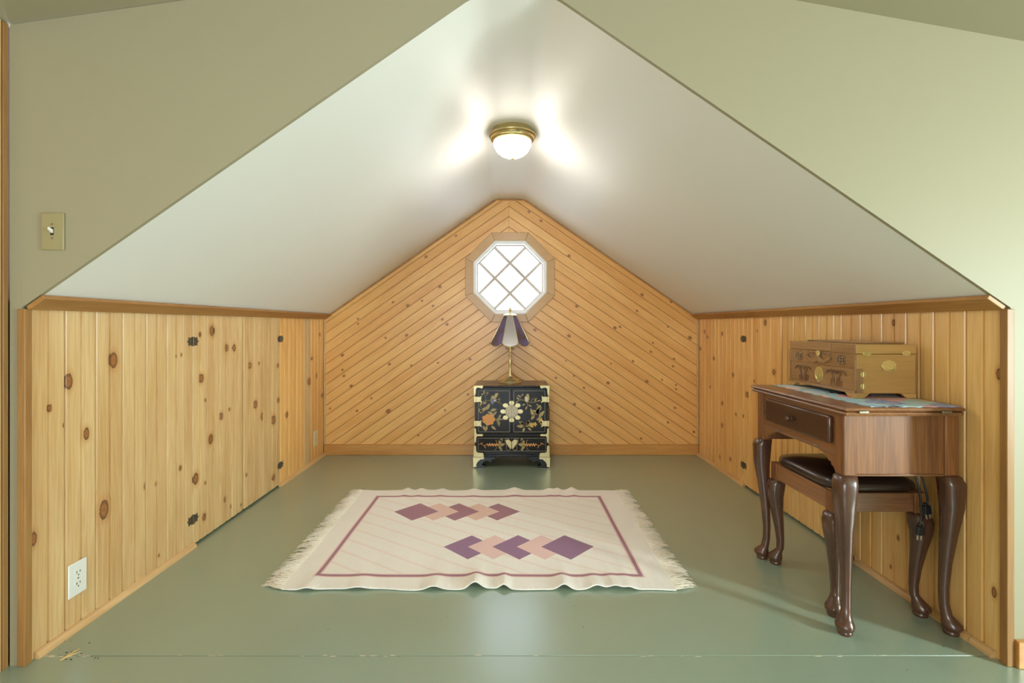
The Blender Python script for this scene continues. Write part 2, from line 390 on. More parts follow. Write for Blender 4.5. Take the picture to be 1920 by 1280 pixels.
# thin strips following the ceiling on the gable
for k, (a, b) in enumerate((((XL + .03, roofz(XL + .03)), (TX0, ZT)), ((TX0, ZT), (TX1, ZT)), ((TX1, ZT), (XR - .03, roofz(XR - .03))))):
    d = Vector((b[0] - a[0], b[1] - a[1])).normalized(); nn = Vector((d.y, -d.x))
    q = [(a[0], a[1] - .0015), (b[0], b[1] - .0015), (b[0] + nn.x * .012, b[1] + nn.y * .012), (a[0] + nn.x * .012, a[1] + nn.y * .012)]
    o = MB().prism(q, lambda x, z, t_: (x, t_, z), YB - .010, YB - .0005).build('trim_%d' % (7 + k), M['trim'])
    struct(o, 'narrow pine strip where the gable boards meet the %s' % ('slope above the wall socket', 'flat ridge', 'slope above the sewing table')[k])
# ------------------------------------------------------------------ octagonal window
M['glass'] = (lambda t: (t.t.nodes.remove(t.b), t)[1])(NT('window_glass'))
t = M['glass']; tr_ = t.n('ShaderNodeBsdfTransparent'); gl = t.n('ShaderNodeBsdfGlossy'); gl.inputs['Roughness'].default_value = .02; mx = t.n('ShaderNodeMixShader')
mx.inputs[0].default_value = .05; t.t.links.new(tr_.outputs[0], mx.inputs[1]); t.t.links.new(gl.outputs[0], mx.inputs[2]); t.t.links.new(mx.outputs[0], t.t.nodes['Material Output'].inputs[0]); M['glass'] = t.m
M['vinyl'] = plain('white_vinyl', (240, 238, 234), .35)
M['muntin'] = plain('taupe_muntin', (204, 192, 178), .5)
M['winwood'] = wood('window_casing_pine', (206, 166, 108), (168, 122, 68), src='OBJ', along=0, strength=.4)
def ring8(ap0, ap1, y0, y1, k=None):
    a, b = octa(ap0), octa(ap1); mb = MB()
    for i in (range(8) if k is None else [k]):
        j = (i + 1) % 8; q = [a[i], a[j], b[j], b[i]]
        mb.prism(q, lambda x, z, t_: (x, t_, z), y0, y1)
    return mb
win = ring8(.272, .295, YB + .008, YB + .10).build('window_1', M['vinyl'])
struct(win, 'white framed octagonal window with a diamond grid, in the gable')
fr = ring8(.284, .297, YB - .012, YB + .008).build('window_frame', M['vinyl'], win)
for k in range(8): ring8(.297, .362, YB - .019, YB, k).build('casing', M['winwood'], win, bevel=.003)
MB().prism(octa(.2725), lambda x, z, t_: (x, t_, z), YB + .070, YB + .074).build('pane', M['glass'], win, smooth=0)
ring8(.262, .2725, YB + .058, YB + .069).build('glazing_bead', M['muntin'], win)
dd = .125
def inoct(p): return all((p[0] * math.cos(R(45 * k)) + p[1] * math.sin(R(45 * k))) <= .266 for k in range(8))
for s1 in (-1, 1):
    for s2 in (-1, 1):
        d = Vector((1, s1)) / math.sqrt(2); c = Vector((-s1, 1)) / math.sqrt(2) * dd / math.sqrt(2) * s2
        ts = [i * .004 for i in range(-100, 101) if inoct(c + d * (i * .004))]
        a, b = c + d * ts[0], c + d * ts[-1]; nn = Vector((-d.y, d.x)) * .0115
        q = [(a + nn), (b + nn), (b - nn), (a - nn)]
        MB().prism([(OX + p.x, OZ + p.y) for p in q], lambda x, z, t_: (x, t_ + .001 * s1, z), YB + .057, YB + .0685).build('muntin', M['muntin'], win)
# ------------------------------------------------------------------ alcove ceiling
def fillet(p0, p1, p2, L, n=8):
    a, b, c = Vector(p0), Vector(p1), Vector(p2); s0 = b + (a - b).normalized() * L; s1 = b + (c - b).normalized() * L
    return [tuple(s0 * (1 - t_) ** 2 + b * 2 * t_ * (1 - t_) + s1 * t_ ** 2) for t_ in [i / n for i in range(n + 1)]]
E0, E1 = (XL - .02, ZK - .0139), (XR + .02, ZK - .0137)
sec = [E0] + fillet(E0, (TX0, ZT), (TX1, ZT), .05) + fillet((TX0, ZT), (TX1, ZT), E1, .05) + [E1]
mb = MB()
n = len(sec); up = [(x, z + .08) for x, z in sec]
ring = sec + up[::-1]
mb.loft([[(x, y_, z) for x, z in ring] for y_ in (YT - .0005, YB + .012)], caps=False)
for i in range(n - 1):
    for y_ in (YT - .0005, YB + .012): mb.add([(q[0], y_, q[1]) for q in (sec[i], sec[i + 1], up[i + 1], up[i])], [(0, 1, 2, 3)])
ce = mb.build('ceiling', M['ceil'], smooth=30)
struct(ce, 'white sloped alcove ceiling with a flat ridge strip')
# ------------------------------------------------------------------ attic room in which the camera stands
ML, MR, MYB = -1.539, 3.30, -2.20
def mz(x): return min(2.054 + .143 * (x + 1.001), 2.054 - .179 * (x - .884))
px_ = .047; pz = mz(px_)
wf = MB()
fn = lambda x, z, t_: (x, t_, z)
hl = [(ML, 0), (XL - .014, 0), (XL - .014, ZK - .01), (TX0, ZT), (TX0, mz(TX0)), (ML, mz(ML))]
wf.prism([(ML, 0), (XL - .008, 0), (XL - .008, ZK), (ML, mz(ML))], fn, YN, YT)
fsec = [(XL - .008, ZK - .006)] + sec[1:-1] + [(XR + .008, ZK - .006)]
ftop = lambda x: (ML, mz(ML)) if x < XL else ((MR, mz(MR)) if x > XR else (x, mz(x)))
for i in range(len(fsec) - 1): wf.prism([fsec[i], fsec[i + 1], ftop(fsec[i + 1][0]), ftop(fsec[i][0])], fn, YN, YT)
wf.prism([(XR + .008, 0), (MR, 0), (MR, mz(MR)), (XR + .008, ZK - .006)], fn, YN, YT)
wf = wf.build('wall_front', M['wall'], smooth=0)
struct(wf, 'khaki painted wall around the gabled alcove opening')
mb = MB()
mb.prism([(ML - .02, mz(ML)), (px_, pz), (px_, pz + .05), (ML - .02, mz(ML) + .05)], fn, MYB - .1, YT)
mb.prism([(px_, pz), (MR + .1, mz(MR + .1)), (MR + .1, mz(MR) + .05), (px_, pz + .05)], fn, MYB - .1, YT)
struct(mb.build('ceiling', M['wall'], smooth=0), 'khaki painted low ceiling of the attic room')
mb = MB().box(ML - .10, ML - .013, MYB, YT, 0, mz(ML))
wo = mb.build('wall_outer', M['dark'], smooth=0); struct(wo, 'pine boarded wall beside the light switch')
for i, (a, b) in enumerate([(YN - .022, YN)] + split(YN - .022 - .13 * 28, YN - .022, 28)[::-1]):
    MB().prism(board_profile(b - a, i > 0), lambda p, q_, t_: (ML + q_, a + p, t_), 0, mz(ML)).build('board', M['trimv'] if i == 0 else M['pine'], wo, smooth=0, uvf=lambda c: (c.y, c.z))
def holed(mb, a0, a1, z0, z1, h, f):
    ha0, ha1, hz0, hz1 = h
    for q in ((a0, ha0, z0, z1), (ha1, a1, z0, z1), (ha0, ha1, z0, hz0), (ha0, ha1, hz1, z1)):
        mb.prism([(q[0], q[2]), (q[1], q[2]), (q[1], q[3]), (q[0], q[3])], f, 0, .1)
mb = MB(); holed(mb, MYB, YT, 0, 1.66, (-.22, .12, .42, 1.38), lambda a, b, t_: (MR + t_, a, b))
struct(mb.build('wall_side', M['wall'], smooth=0), 'khaki painted side wall with a window')
mb = MB(); holed(mb, ML - .1, MR + .1, 0, 2.25, (-1.3, .5, .60, 1.70), lambda a, b, t_: (a, MYB - t_, b))
struct(mb.build('wall_end', M['wall'], smooth=0), 'khaki painted end wall with an added fill window')
def sash(name, f, a0, a1, z0, z1, label):
    mb = MB()
    for q in ((a0, a0 + .05, z0, z1), (a1 - .05, a1, z0, z1), (a0, a1, z0, z0 + .05), (a0, a1, z1 - .05, z1), (a0, a1, (z0 + z1) / 2 - .02, (z0 + z1) / 2 + .02)):
        mb.prism([(q[0], q[2]), (q[1], q[2]), (q[1], q[3]), (q[0], q[3])], f, .05, .09)
    o = mb.build(name, M['vinyl'], smooth=0); struct(o, label)
    MB().prism([(a0, z0), (a1, z0), (a1, z1), (a0, z1)], f, .066, .070).build('pane', M['glass'], o, smooth=0)
sash('window_2', lambda a, b, t_: (MR + t_, a, b), -.22, .12, .42, 1.38, 'white narrow sash window in the side wall')
sash('added_window_3', lambda a, b, t_: (a, MYB - t_, b), -1.3, .5, .60, 1.70, 'unseen white sash window added in the end wall for fill light')  # unseen window, added behind the camera to let in fill light
o = MB().box(XR + .017, MR, YN - .016, YN - .0005, 0, .083).build('baseboard_front', M['trimx'], bevel=.002)
struct(o, 'flat pine baseboard along the khaki wall beside the alcove')
# ------------------------------------------------------------------ wall plates
def plate(name, label, loc, rot, mat, group=None, outlet=True, wd=.071, ht=.115):
    """faces local -Y; loc at plate centre"""
    o = thing(name, label, 'wall switch' if not outlet else 'wall outlet', loc, 0, group); o.rotation_euler = (0, 0, rot)
    MB().box(-wd / 2, wd / 2, -.006, 0, -ht / 2, ht / 2).build('cover_plate', mat, o, bevel=.0035)
    fn = lambda a, b, t_: (a, -t_, b)
    if outlet:
        for sg in (-1, 1):
            pts = []
            for k in range(24):
                an = 2 * math.pi * k / 24; pts.append((.0172 * math.cos(an), sg * .0195 + max(-.0142, min(.0142, .0172 * math.sin(an)))))
            rc = MB().prism(pts, fn, .006, .0072).build('receptacle', mat, o)
            zc = sg * .0195
            for sx, hh in ((-.0063, .0042), (.0063, .0036)): MB().prism([(sx - .0013, zc + .003 - hh), (sx + .0013, zc + .003 - hh), (sx + .0013, zc + .003 + hh), (sx - .0013, zc + .003 + hh)], fn, .0072, .0075).build('slot', M['slot'], rc)
            MB().prism([(.0024 * math.cos(k), zc - .0078 + .0024 * math.sin(k)) for k in [i * .6283 for i in range(10)]], fn, .0072, .0075).build('slot', M['slot'], rc)
        MB().prism([(.0028 * math.cos(k * .6283), .0028 * math.sin(k * .6283)) for k in range(10)], fn, .006, .0072).build('screw', M['screw'], o)
    else:
        for zc in (-.0215, .0215): MB().prism([(.003 * math.cos(k * .6283), zc + .003 * math.sin(k * .6283)) for k in range(10)], fn, .006, .0072).build('screw', M['screw'], o)
        MB().prism([(-.005, -.012), (.005, -.012), (.005, .012), (-.005, .012)], fn, .006, .0066).build('toggle_slot', M['slot'], o)
        MB().add([(-.004, -.006, -.006), (.004, -.006, -.006), (.004, -.006, .005), (-.004, -.006, .005), (-.003, -.019, .004), (.003, -.019, .004), (.003, -.018, .011), (-.003, -.018, .011)],
                 [(3, 2, 1, 0), (4, 5, 6, 7), (0, 1, 5, 4), (1, 2, 6, 5), (2, 3, 7, 6), (3, 0, 4, 7)]).build('toggle', M['white'], o, bevel=.001)
    return o
x, y, z = at(101, 434, YN); plate('light_switch', 'ivory toggle light switch on the khaki wall', (x, YN, z), 0, M['ivory'], outlet=False)
def leftpt(px, py): d = F * XL / (px - CX); return (XL, d, CAMZ + (CY - py) * d / F)
x, y, z = leftpt(143, 1083); plate('wall_outlet', 'white duplex outlet on the pine boards near the opening', (XL + .0005, y, z), R(90), M['white'])
x, y, z = leftpt(591, 821); plate('wall_outlet', 'ivory duplex outlet on the pine boards beside the gable', (XL + .0005, y, z), R(90), plain('cream_plastic', (226, 210, 170), .35))
# ------------------------------------------------------------------ ceiling light
LY = 2.545
M['brassdull'] = plain('antique_brass', (196, 178, 126), .30, .85)
t = NT('lit_frosted_glass'); t.put(t.b.inputs['Emission Color'], lin((255, 249, 239))); t.put(t.b.inputs['Emission Strength'], t.sm(t.sep(t.coord('Object'))[2], -.125, -.065, 72., 2.)); M['lit'] = t.fin(lin((250, 246, 236)), .4)
cl = thing('ceiling_light', 'round brass flush ceiling light with glowing frosted dome', 'ceiling light', (.022, LY, ZT))
MB().lathe([(.108, 0), (.110, -.008), (.120, -.022), (.124, -.030), (.123, -.036), (.115, -.040), (.117, -.046), (.113, -.052), (.105, -.055), (.106, -.060), (.098, -.063), (.03, -.060)], n=48).build('canopy', M['brassdull'], cl)
MB().lathe([(.100, -.060), (.101, -.068), (.096, -.085), (.083, -.108), (.062, -.127), (.036, -.139), (.012, -.1435), (.0, -.144)], n=48).build('glass_shade', M['lit'], cl)
MB().lathe([(.0, -.1435), (.011, -.1436), (.012, -.148), (.009, -.154), (.0, -.156)], n=16).build('finial', M['brassdull'], cl)
MB().tube([(.014, -.119, -.02), (.013, -.124, -.055), (.0115, -.118, -.068)], .0006, 5).build('pull_thread', M['white'], cl)
# ------------------------------------------------------------------ rug
RX, RY, RHX, RHY = -.118, 2.484, .788, .572
t = NT('woven_rug'); o3 = t.sep(t.coord('Object')); u, v = o3[0], o3[1]
CREAM, PINK, MAUVE, PEACH = (246, 240, 232), (236, 200, 194), (156, 104, 122), (230, 194, 180)
col = lin(CREAM)
s = t.math('ADD', t.math('MULTIPLY', u, .65), v)
st = t.math('ABSOLUTE', t.math('SUBTRACT', t.math('FRACT', t.math('DIVIDE', s, .112)), .5))
col = t.mix(t.math('MULTIPLY', t.sm(st, .40, .46), .42), col, lin((238, 206, 194)))
bx0, bx1, by0, by1 = -.795 - RX, .553 - RX, 2.012 - RY, 2.942 - RY
bc = ((bx0 + bx1) / 2, (by0 + by1) / 2); bh = ((bx1 - bx0) / 2, (by1 - by0) / 2)
e1 = t.math('SUBTRACT', t.math('ABSOLUTE', t.math('SUBTRACT', u, bc[0])), bh[0]); e2 = t.math('SUBTRACT', t.math('ABSOLUTE', t.math('SUBTRACT', v, bc[1])), bh[1])
e = t.math('MAXIMUM', e1, e2)
col = t.mix(t.math('GREATER_THAN', e, .012), col, lin(CREAM))
ea = t.math('ABSOLUTE', e)
col = t.mix(t.sm(ea, .013, .017, 1, 0), col, lin(PINK)); col = t.mix(t.sm(ea, .0065, .009, 1, 0), col, lin(MAUVE))
def dia(col, cx, cy, c):
    m = t.math('ADD', t.math('ABSOLUTE', t.math('SUBTRACT', u, cx - RX)), t.math('ABSOLUTE', t.math('SUBTRACT', v, cy - RY)))
    return t.mix(t.math('LESS_THAN', m, .124), col, lin(c))
for k in (4, 3, 2, 1, 0): col = dia(col, -.515 + .114 * k, 2.703, MAUVE if k % 2 == 0 else PEACH)
for k in (4, 3, 2, 1, 0): col = dia(col, .279 - .115 * k, 2.274, (142, 100, 138) if k % 2 == 0 else PINK)
rib = t.math('SINE', t.math('MULTIPLY', u, 1050.))
fz = t.noise(t.coord('Object'), 420., 2)
col = t.mix(t.math('MULTIPLY', fz, .16), col, lin((186, 170, 160)))
t.bump(t.math('ADD', rib, fz), .35, .0012)
M['rug'] = t.fin(col, .9, 0., **{'Sheen Weight': .15})
M['fringe'] = plain('cotton_fringe', (240, 230, 214), .9)
rug = thing('rug', 'cream flat-woven rug with mauve and pink overlapping diamonds and white fringe', 'rug', (RX, RY, 0))
nu, nv = 158, 58
bumps_n = [(890, .016, .030), (812, .008, .035), (945, .010, .02), (1058, .013, .028), (1120, .008, .03), (1155, .008, .03), (1180, .006, .025), (670, .005, .04), (575, .005, .03)]
bumps_f = [(765, .016, .025), (790, .012, .025), (830, .012, .03), (890, .012, .035), (965, .018, .04), (1030, .014, .03), (1072, .018, .025), (1045, .014, .02)]
def rz(x, y):
    yn, yf = (y + RHY), (RHY - y); z = .0022
    for px, a, wd in bumps_n: z += a * 1.8 * math.exp(-((x + RX - (px - CX) * 1.912 / F) / wd) ** 2) * math.exp(-(yn / .11) ** 2)
    for px, a, wd in bumps_f: z += a * math.exp(-((x + RX - (px - CX) * 3.055 / F) / wd) ** 2) * math.exp(-(yf / .10) ** 2)
    return z + .0012 * (1 + math.sin(x * 9 + y * 4) * math.cos(y * 7 - x * 2))
mb = MB(); V_ = []; th_ = .005
for lay in (1, 0):
    for j in range(nv + 1):
        for i in range(nu + 1):
            x = -RHX + 2 * RHX * i / nu; y = -RHY + 2 * RHY * j / nv
            x += .012 * math.sin(y * 3.1) * (x / RHX) * .5
            y2 = y + (.004 * math.sin(x * 13 + 1) + .003 * math.sin(x * 29)) * (abs(y) / RHY) ** 6
            V_.append((x, y2, rz(x, y) + (th_ if lay else 0)))
n1 = (nu + 1) * (nv + 1); F_ = []
for j in range(nv):
    for i in range(nu):
        a = j * (nu + 1) + i; q = (a, a + 1, a + nu + 2, a + nu + 1); F_.append(q); F_.append(tuple(n1 + k for k in reversed(q)))
edge = [i for i in range(nu + 1)] + [(j + 1) * (nu + 1) - 1 for j in range(1, nv + 1)] + [nv * (nu + 1) + i for i in range(nu - 1, -1, -1)] + [j * (nu + 1) for j in range(nv - 1, 0, -1)]
for k in range(len(edge)): a, b = edge[k], edge[(k + 1) % len(edge)]; F_.append((b, a, n1 + a, n1 + b))
mb.add(V_, F_); mb.build('woven_field', M['rug'], rug, smooth=60)
for sg in (-1, 1):
    mb = MB(); rnd = random.Random(3 + sg)
    for k in range(620):
        y = -RHY + 2 * RHY * (k + rnd.random()) / 620; cl_ = math.sin(y * 52) * .3 + math.sin(y * 23 + 1) * .25 + rnd.uniform(-.32, .32)
        L = rnd.uniform(.062, .098); x0 = sg * (RHX - .004 + .004 * math.sin(y * 3))
        z0 = .006; pts = []
        for q in range(5):
            f = q / 4; pts.append((x0 + sg * L * f, y + cl_ * L * f * f, z0 + .007 * math.sin(f * 2.6) * rnd.uniform(.3, 1.3) - .0045 * f))
        mb.tube(pts, [.0016, .0015, .0013, .001, .0005], 4)
    fo = mb.build('fringe', M['fringe'], rug, smooth=60); fo['kind'] = 'stuff'; fo['label'] = 'white cotton fringe'
# ------------------------------------------------------------------ black lacquer chest
M['lacq'] = NT('black_lacquer').fin(lin((15, 14, 17)), .25, 0., **{'Specular IOR Level': .4})
t = NT('mottled_lacquer_top'); nz_ = t.noise(t.coord('Object'), 22., 4, .6)
M['lacqtop'] = t.fin(t.mix(t.sm(nz_, .45, .62), lin((52, 40, 34)), lin((128, 92, 56))), .28, 0.)  # brown mottling over the dark lacquer of the top
M['brass'] = plain('pale_brass', (222, 208, 158), .34, .55)
M['gold'] = plain('gold_inlay', (168, 148, 100), .45, .3)
M['silver'] = plain('silver_line', (150, 142, 122), .5, .2)
M['coral'] = plain('coral_shell', (224, 158, 84), .45)
M['pearl'] = plain('pearl_shell', (214, 206, 182), .3)
M['blue'] = plain('blue_grey_shell', (110, 108, 140), .35)
M['petal'] = plain('yellow_shell', (216, 178, 86), .4)
K = .000615; CY0 = 3.56
ch = thing('lacquer_chest', 'black lacquer chest with brass fittings and inlaid flowers and birds', 'cabinet', (.0245 - .005 * 3.56 / .905 / 1000 * 5, CY0, 0))
def cz(zx, zy): return ((zx - 635) * K, (1195 - zy) * K)
ff = lambda a, b, t_: (a, -t_, b)       # front face frame: t is how far it stands proud
cw = .272
MB().box(-cw, cw, .012, .335, .078, .592).build('body', M['lacq'], ch, bevel=.002)
MB().box(-cw - .004, cw + .004, .004, .338, .592, .606).build('top', M['lacqtop'], ch, bevel=.003)
# base moulding and bracket feet
MB().box(-cw - .006, cw + .006, .002, .338, .078, .098).build('plinth', M['lacq'], ch, bevel=.006)
for sx in (-1, 1):
    for yy in (0, 1):
        pts = [cz(a, b) for a, b in ((175, 1065), (455, 1065), (450, 1085), (400, 1100), (385, 1130), (330, 1110), (300, 1125), (280, 1160), (318, 1170), (318, 1195), (178, 1195))]
        if sx > 0: pts = [(-a, b) for a, b in pts]
        f2 = (lambda a, b, t_: (a, t_, b)) if yy == 0 else (lambda a, b, t_: (a, .338 - t_, b))
        MB().prism(pts, f2, .0, .03).build('foot', M['lacq'], ch, bevel=.002)
        if yy == 0:
            pts = [cz(a, b) for a, b in ((172, 1066), (306, 1066), (300, 1090), (262, 1092), (230, 1120), (212, 1150), (214, 1178), (176, 1190))]
            if sx > 0: pts = [(-a, b) for a, b in pts]
            MB().prism(pts, ff, .0, .004).build('foot_plate', M['brass'], ch, bevel=.001)
# doors, rails, drawer
doors = []
for sx in (-1, 1):
    a, b = (cz(222, 0)[0], cz(634.5, 0)[0]) if sx < 0 else (cz(637.5, 0)[0], cz(1050, 0)[0])
    z0, z1_ = cz(0, 782)[1], cz(0, 235)[1]
    d = MB().box(a, b, 0, .012, z0, z1_).build('door', M['lacq'], ch, bevel=.0015); doors.append(d)
    fx0, fx1 = (cz(236, 0)[0], cz(612, 0)[0]) if sx < 0 else (cz(660, 0)[0], cz(1036, 0)[0])
    fz0, fz1 = cz(0, 765)[1], cz(0, 268)[1]; g = .0026; mb = MB()
    for q in ((fx0, fx1, fz0, fz0 + g), (fx0, fx1, fz1 - g, fz1), (fx0, fx0 + g, fz0, fz1), (fx1 - g, fx1, fz0, fz1)): mb.box(q[0], q[1], -.001, .001, q[2], q[3])
    mb.build('border_line', M['silver'], d, smooth=0)
for zy0, zy1, nm_ in ((215, 232, 'top_rail'), (785, 822, 'middle_rail')):
    MB().box(-cw + .002, cw - .002, -.002, .012, cz(0, zy1)[1], cz(0, zy0)[1]).build(nm_, M['lacq'], ch, bevel=.003)
dw = MB().box(cz(218, 0)[0], cz(1056, 0)[0], -.002, .012, cz(0, 1003)[1], cz(0, 826)[1]).build('drawer', M['lacq'], ch, bevel=.0015)
mb = MB(); g = .0024; q0 = (cz(232, 0)[0], cz(1044, 0)[0], cz(0, 993)[1], cz(0, 836)[1])
for q in ((q0[0], q0[1], q0[2], q0[2] + g), (q0[0], q0[1], q0[3] - g, q0[3]), (q0[0], q0[0] + g, q0[2], q0[3]), (q0[1] - g, q0[1], q0[2], q0[3])): mb.box(q[0], q[1], -.003, 0, q[2], q[3])
mb.build('border_line', M['silver'], dw, smooth=0)
def shape(pts, name, mat, parent, t0=.0, t1=.0025, mirror=False, bevel=0):
    p = [cz(a, b) for a, b in pts]
    if mirror: p = [(-a, b) for a, b in p]
    return MB().prism(p, ff, t0, t1).build(name, mat, parent, bevel=bevel)
for mir in (False, True):
    shape([(180, 208), (295, 208), (290, 232), (275, 246), (262, 236), (225, 232), (208, 250), (206, 300), (198, 330), (182, 325)], 'corner_plate', M['brass'], ch, -.004, .004, mir, .001)
    for zc in (372, 662):
        h = shape([(184, zc - 32), (225, zc - 32), (250, zc - 28), (280, zc - 42), (268, zc - 12), (278, zc), (262, zc + 4), (272, zc + 14), (284, zc + 44), (250, zc + 30), (225, zc + 34), (184, zc + 34)], 'hinge', M['brass'], ch, .0, .004, mir, .001)
        MB().tube([(-ff(*cz(208, zc - 33), 0)[0] * (-1 if not mir else 1), -.004, cz(0, zc - 33)[1]), (-ff(*cz(208, zc + 33), 0)[0] * (-1 if not mir else 1), -.004, cz(0, zc + 33)[1])], .0045, 8).build('knuckle', M['brass'], h)
    shape([(188, 722), (208, 722), (212, 780), (225, 790), (285, 788), (294, 800), (285, 814), (225, 814), (214, 826), (210, 890), (186, 890)], 'corner_plate', M['brass'], ch, .0, .005, mir, .001)
    shape([(182, 930), (210, 926), (214, 995), (232, 1010), (292, 1012), (300, 1030), (304, 1062), (178, 1062)], 'corner_plate', M['brass'], ch, .0, .008, mir, .001)
# medallion across both doors
for sx, d in ((-1, doors[0]), (1, doors[1])):
    cx_, czz = cz(636, 518)
    pts = [(cx_ + sx * max(.0006, .0485 * math.sin(k * math.pi / 16)), czz + .0485 * math.cos(k * math.pi / 16)) for k in range(17)]
    md = MB().prism(pts, ff, .0, .005).build('medallion', M['pearl'], d, bevel=.001)
    mb = MB()
    for k in range(4):
        pts = [(cx_ + sx * (.006 + .011 * (k % 2) + .014 * (k // 2) + .002 * math.cos(a)), czz + .03 * math.cos(math.pi * (k + .5) / 4) + .011 * math.sin(a)) for a in [i * .785 for i in range(8)]]
        mb.prism(pts, ff, .005, .0065)
    mb.tube([ff(cx_ + sx * max(.001, .041 * math.sin(k * math.pi / 12)), czz + .041 * math.cos(k * math.pi / 12), .005) for k in range(13)], .0018, 5)
    mb.build('lettering_relief', M['gold'], md)
    for k in range(5):
        an = math.pi / 2 - sx * 0 - k * math.pi / 4
        pc = Vector((abs(math.cos(an)) * sx if abs(math.cos(an)) > .01 else 0, math.sin(an))); ps = []
        for i in range(18):
            a = 2 * math.pi * i / 18; rr = .0185 * (1 + .10 * math.cos(2 * a))
            x = pc.x * .0635 + rr * math.cos(a) * 1.0; z = pc.y * .0635 + rr * math.sin(a) * .95
            ps.append((cx_ + (x if x * sx > .0006 else sx * .0006), czz + z))
        MB().prism(ps, ff, .0, .0045).build('petal', M['pearl'] if False else M['brass'], d, bevel=.001)
def leafpts(x, y, L, wd, ang):
    c, s_ = math.cos(R(ang)), math.sin(R(ang)); out = []
    for f, h in ((0, 0), (.2, .7), (.45, 1), (.75, .6), (1, 0), (.75, -.6), (.45, -1), (.2, -.7)):
        a, b = f * L, h * wd; out.append((x + a * c - b * s_, y - a * s_ - b * c))
    return out
def spray(leaves, name, mat, parent, t1=.0018):
    mb = MB()
    for l in leaves: mb.prism([cz(a, b) for a, b in leafpts(*l)], ff, .0, t1)
    return mb.build(name, mat, parent, smooth=0)
def branch(pts, parent, r=.0022, mat='gold'):
    return MB().tube([ff(*cz(a, b), .0005) for a, b, _ in bez([(p[0], p[1], 0) for p in pts], 5)], r, 5).build('branch', M[mat], parent)
L, Rr = doors
branch([(262, 470), (262, 430), (300, 400), (360, 385), (440, 395), (500, 420), (540, 445)], L, .0028)
branch([(320, 395), (325, 350), (310, 300), (330, 290)], L); branch([(325, 330), (350, 310)], L); branch([(490, 410), (500, 365)], L)
spray([(255, 450, 55, 12, 60), (290, 425, 50, 12, 20), (270, 320, 40, 9, 30), (300, 300, 40, 8, 80), (330, 300, 35, 8, 10), (470, 385, 40, 9, 50), (495, 380, 35, 8, 110)], 'leaf_spray', M['gold'], L)
spray([(250, 500, 60, 16, 330), (270, 520, 90, 20, 40), (330, 500, 90, 20, 60), (380, 510, 80, 18, 15), (350, 520, 100, 18, 330), (420, 560, 60, 12, 50), (245, 480, 70, 14, 290), (300, 690, 60, 16, 280), (340, 690, 70, 18, 255), (390, 690, 75, 16, 320)], 'leaf_spray', M['gold'], L)
spray([(450, 640, 55, 12, 60), (470, 620, 60, 14, 20), (480, 600, 55, 12, 60), (450, 620, 70, 14, 320), (500, 600, 45, 10, 340), (470, 640, 60, 12, 290)], 'leaf_spray', M['gold'], L)
pe = []
for k in range(40):
    a = 2 * math.pi * k / 40; r = 1 + .09 * math.cos(7 * a) + .04 * math.sin(3 * a)
    pe.append((360 + 76 * r * math.cos(a), 615 - 66 * r * math.sin(a)))
shape(pe, 'peony', M['coral'], L, .0, .0028)
shape([(385, 360), (400, 325), (420, 335), (445, 300), (478, 298), (465, 335), (440, 370), (425, 400), (412, 436), (395, 420), (384, 395)], 'bird', M['gold'], L, .0, .0026)
shape([(384, 385), (398, 360), (430, 372), (448, 380), (425, 400), (410, 432), (396, 418)], 'bird_breast', M['blue'], L, .0, .0032)
shape([(425, 385), (455, 370), (450, 388), (428, 405)], 'bird_wing', M['pearl'], L, .0, .0036)
branch([(700, 400), (740, 380), (780, 385), (830, 400), (880, 410), (930, 400), (985, 390)], Rr, .0026)
branch([(740, 385), (735, 350), (765, 320)], Rr); branch([(870, 410), (880, 375), (940, 358)], Rr); branch([(820, 405), (830, 450), (800, 470)], Rr)
spray([(720, 380, 45, 10, 120), (740, 340, 40, 9, 150), (760, 330, 30, 8, 60), (710, 400, 30, 8, 200), (800, 430, 45, 10, 200), (840, 440, 45, 10, 330), (820, 455, 50, 10, 250), (910, 400, 45, 9, 60), (940, 400, 40, 9, 30), (930, 425, 40, 8, 320)], 'leaf_spray', M['gold'], Rr)
spray([(925, 560, 110, 22, 60), (940, 560, 120, 20, 80), (960, 590, 110, 22, 50), (900, 580, 110, 20, 110), (870, 620, 90, 18, 60), (930, 620, 80, 18, 20), (890, 500, 80, 14, 330), (985, 500, 70, 14, 100)], 'leaf_spray', M['gold'], Rr)
spray([(790, 690, 90, 18, 140), (780, 700, 90, 18, 175), (800, 700, 100, 18, 30), (810, 690, 80, 16, 60), (790, 710, 60, 14, 250), (830, 710, 60, 14, 320), (860, 640, 60, 12, 200), (740, 650, 60, 12, 330)], 'leaf_spray', M['gold'], Rr)
shape([(792, 345), (805, 335), (815, 310), (838, 305), (846, 330), (850, 365), (840, 390), (822, 410), (800, 400), (790, 370)], 'bird', M['gold'], Rr, .0, .0026)
shape([(794, 350), (812, 340), (826, 348), (830, 385), (820, 408), (800, 398)], 'bird_breast', M['pearl'], Rr, .0, .0032)
for cx_, cy_, r in ((880, 685, 24), (915, 672, 22), (985, 630, 26), (1000, 655, 22)):
    shape([(cx_ + r * (1 + .25 * math.cos(5 * a)) * math.cos(a), cy_ + r * (1 + .25 * math.cos(5 * a)) * math.sin(a)) for a in [i * math.pi / 15 for i in range(30)]], 'blossom', M['petal'], Rr, .0, .0028)
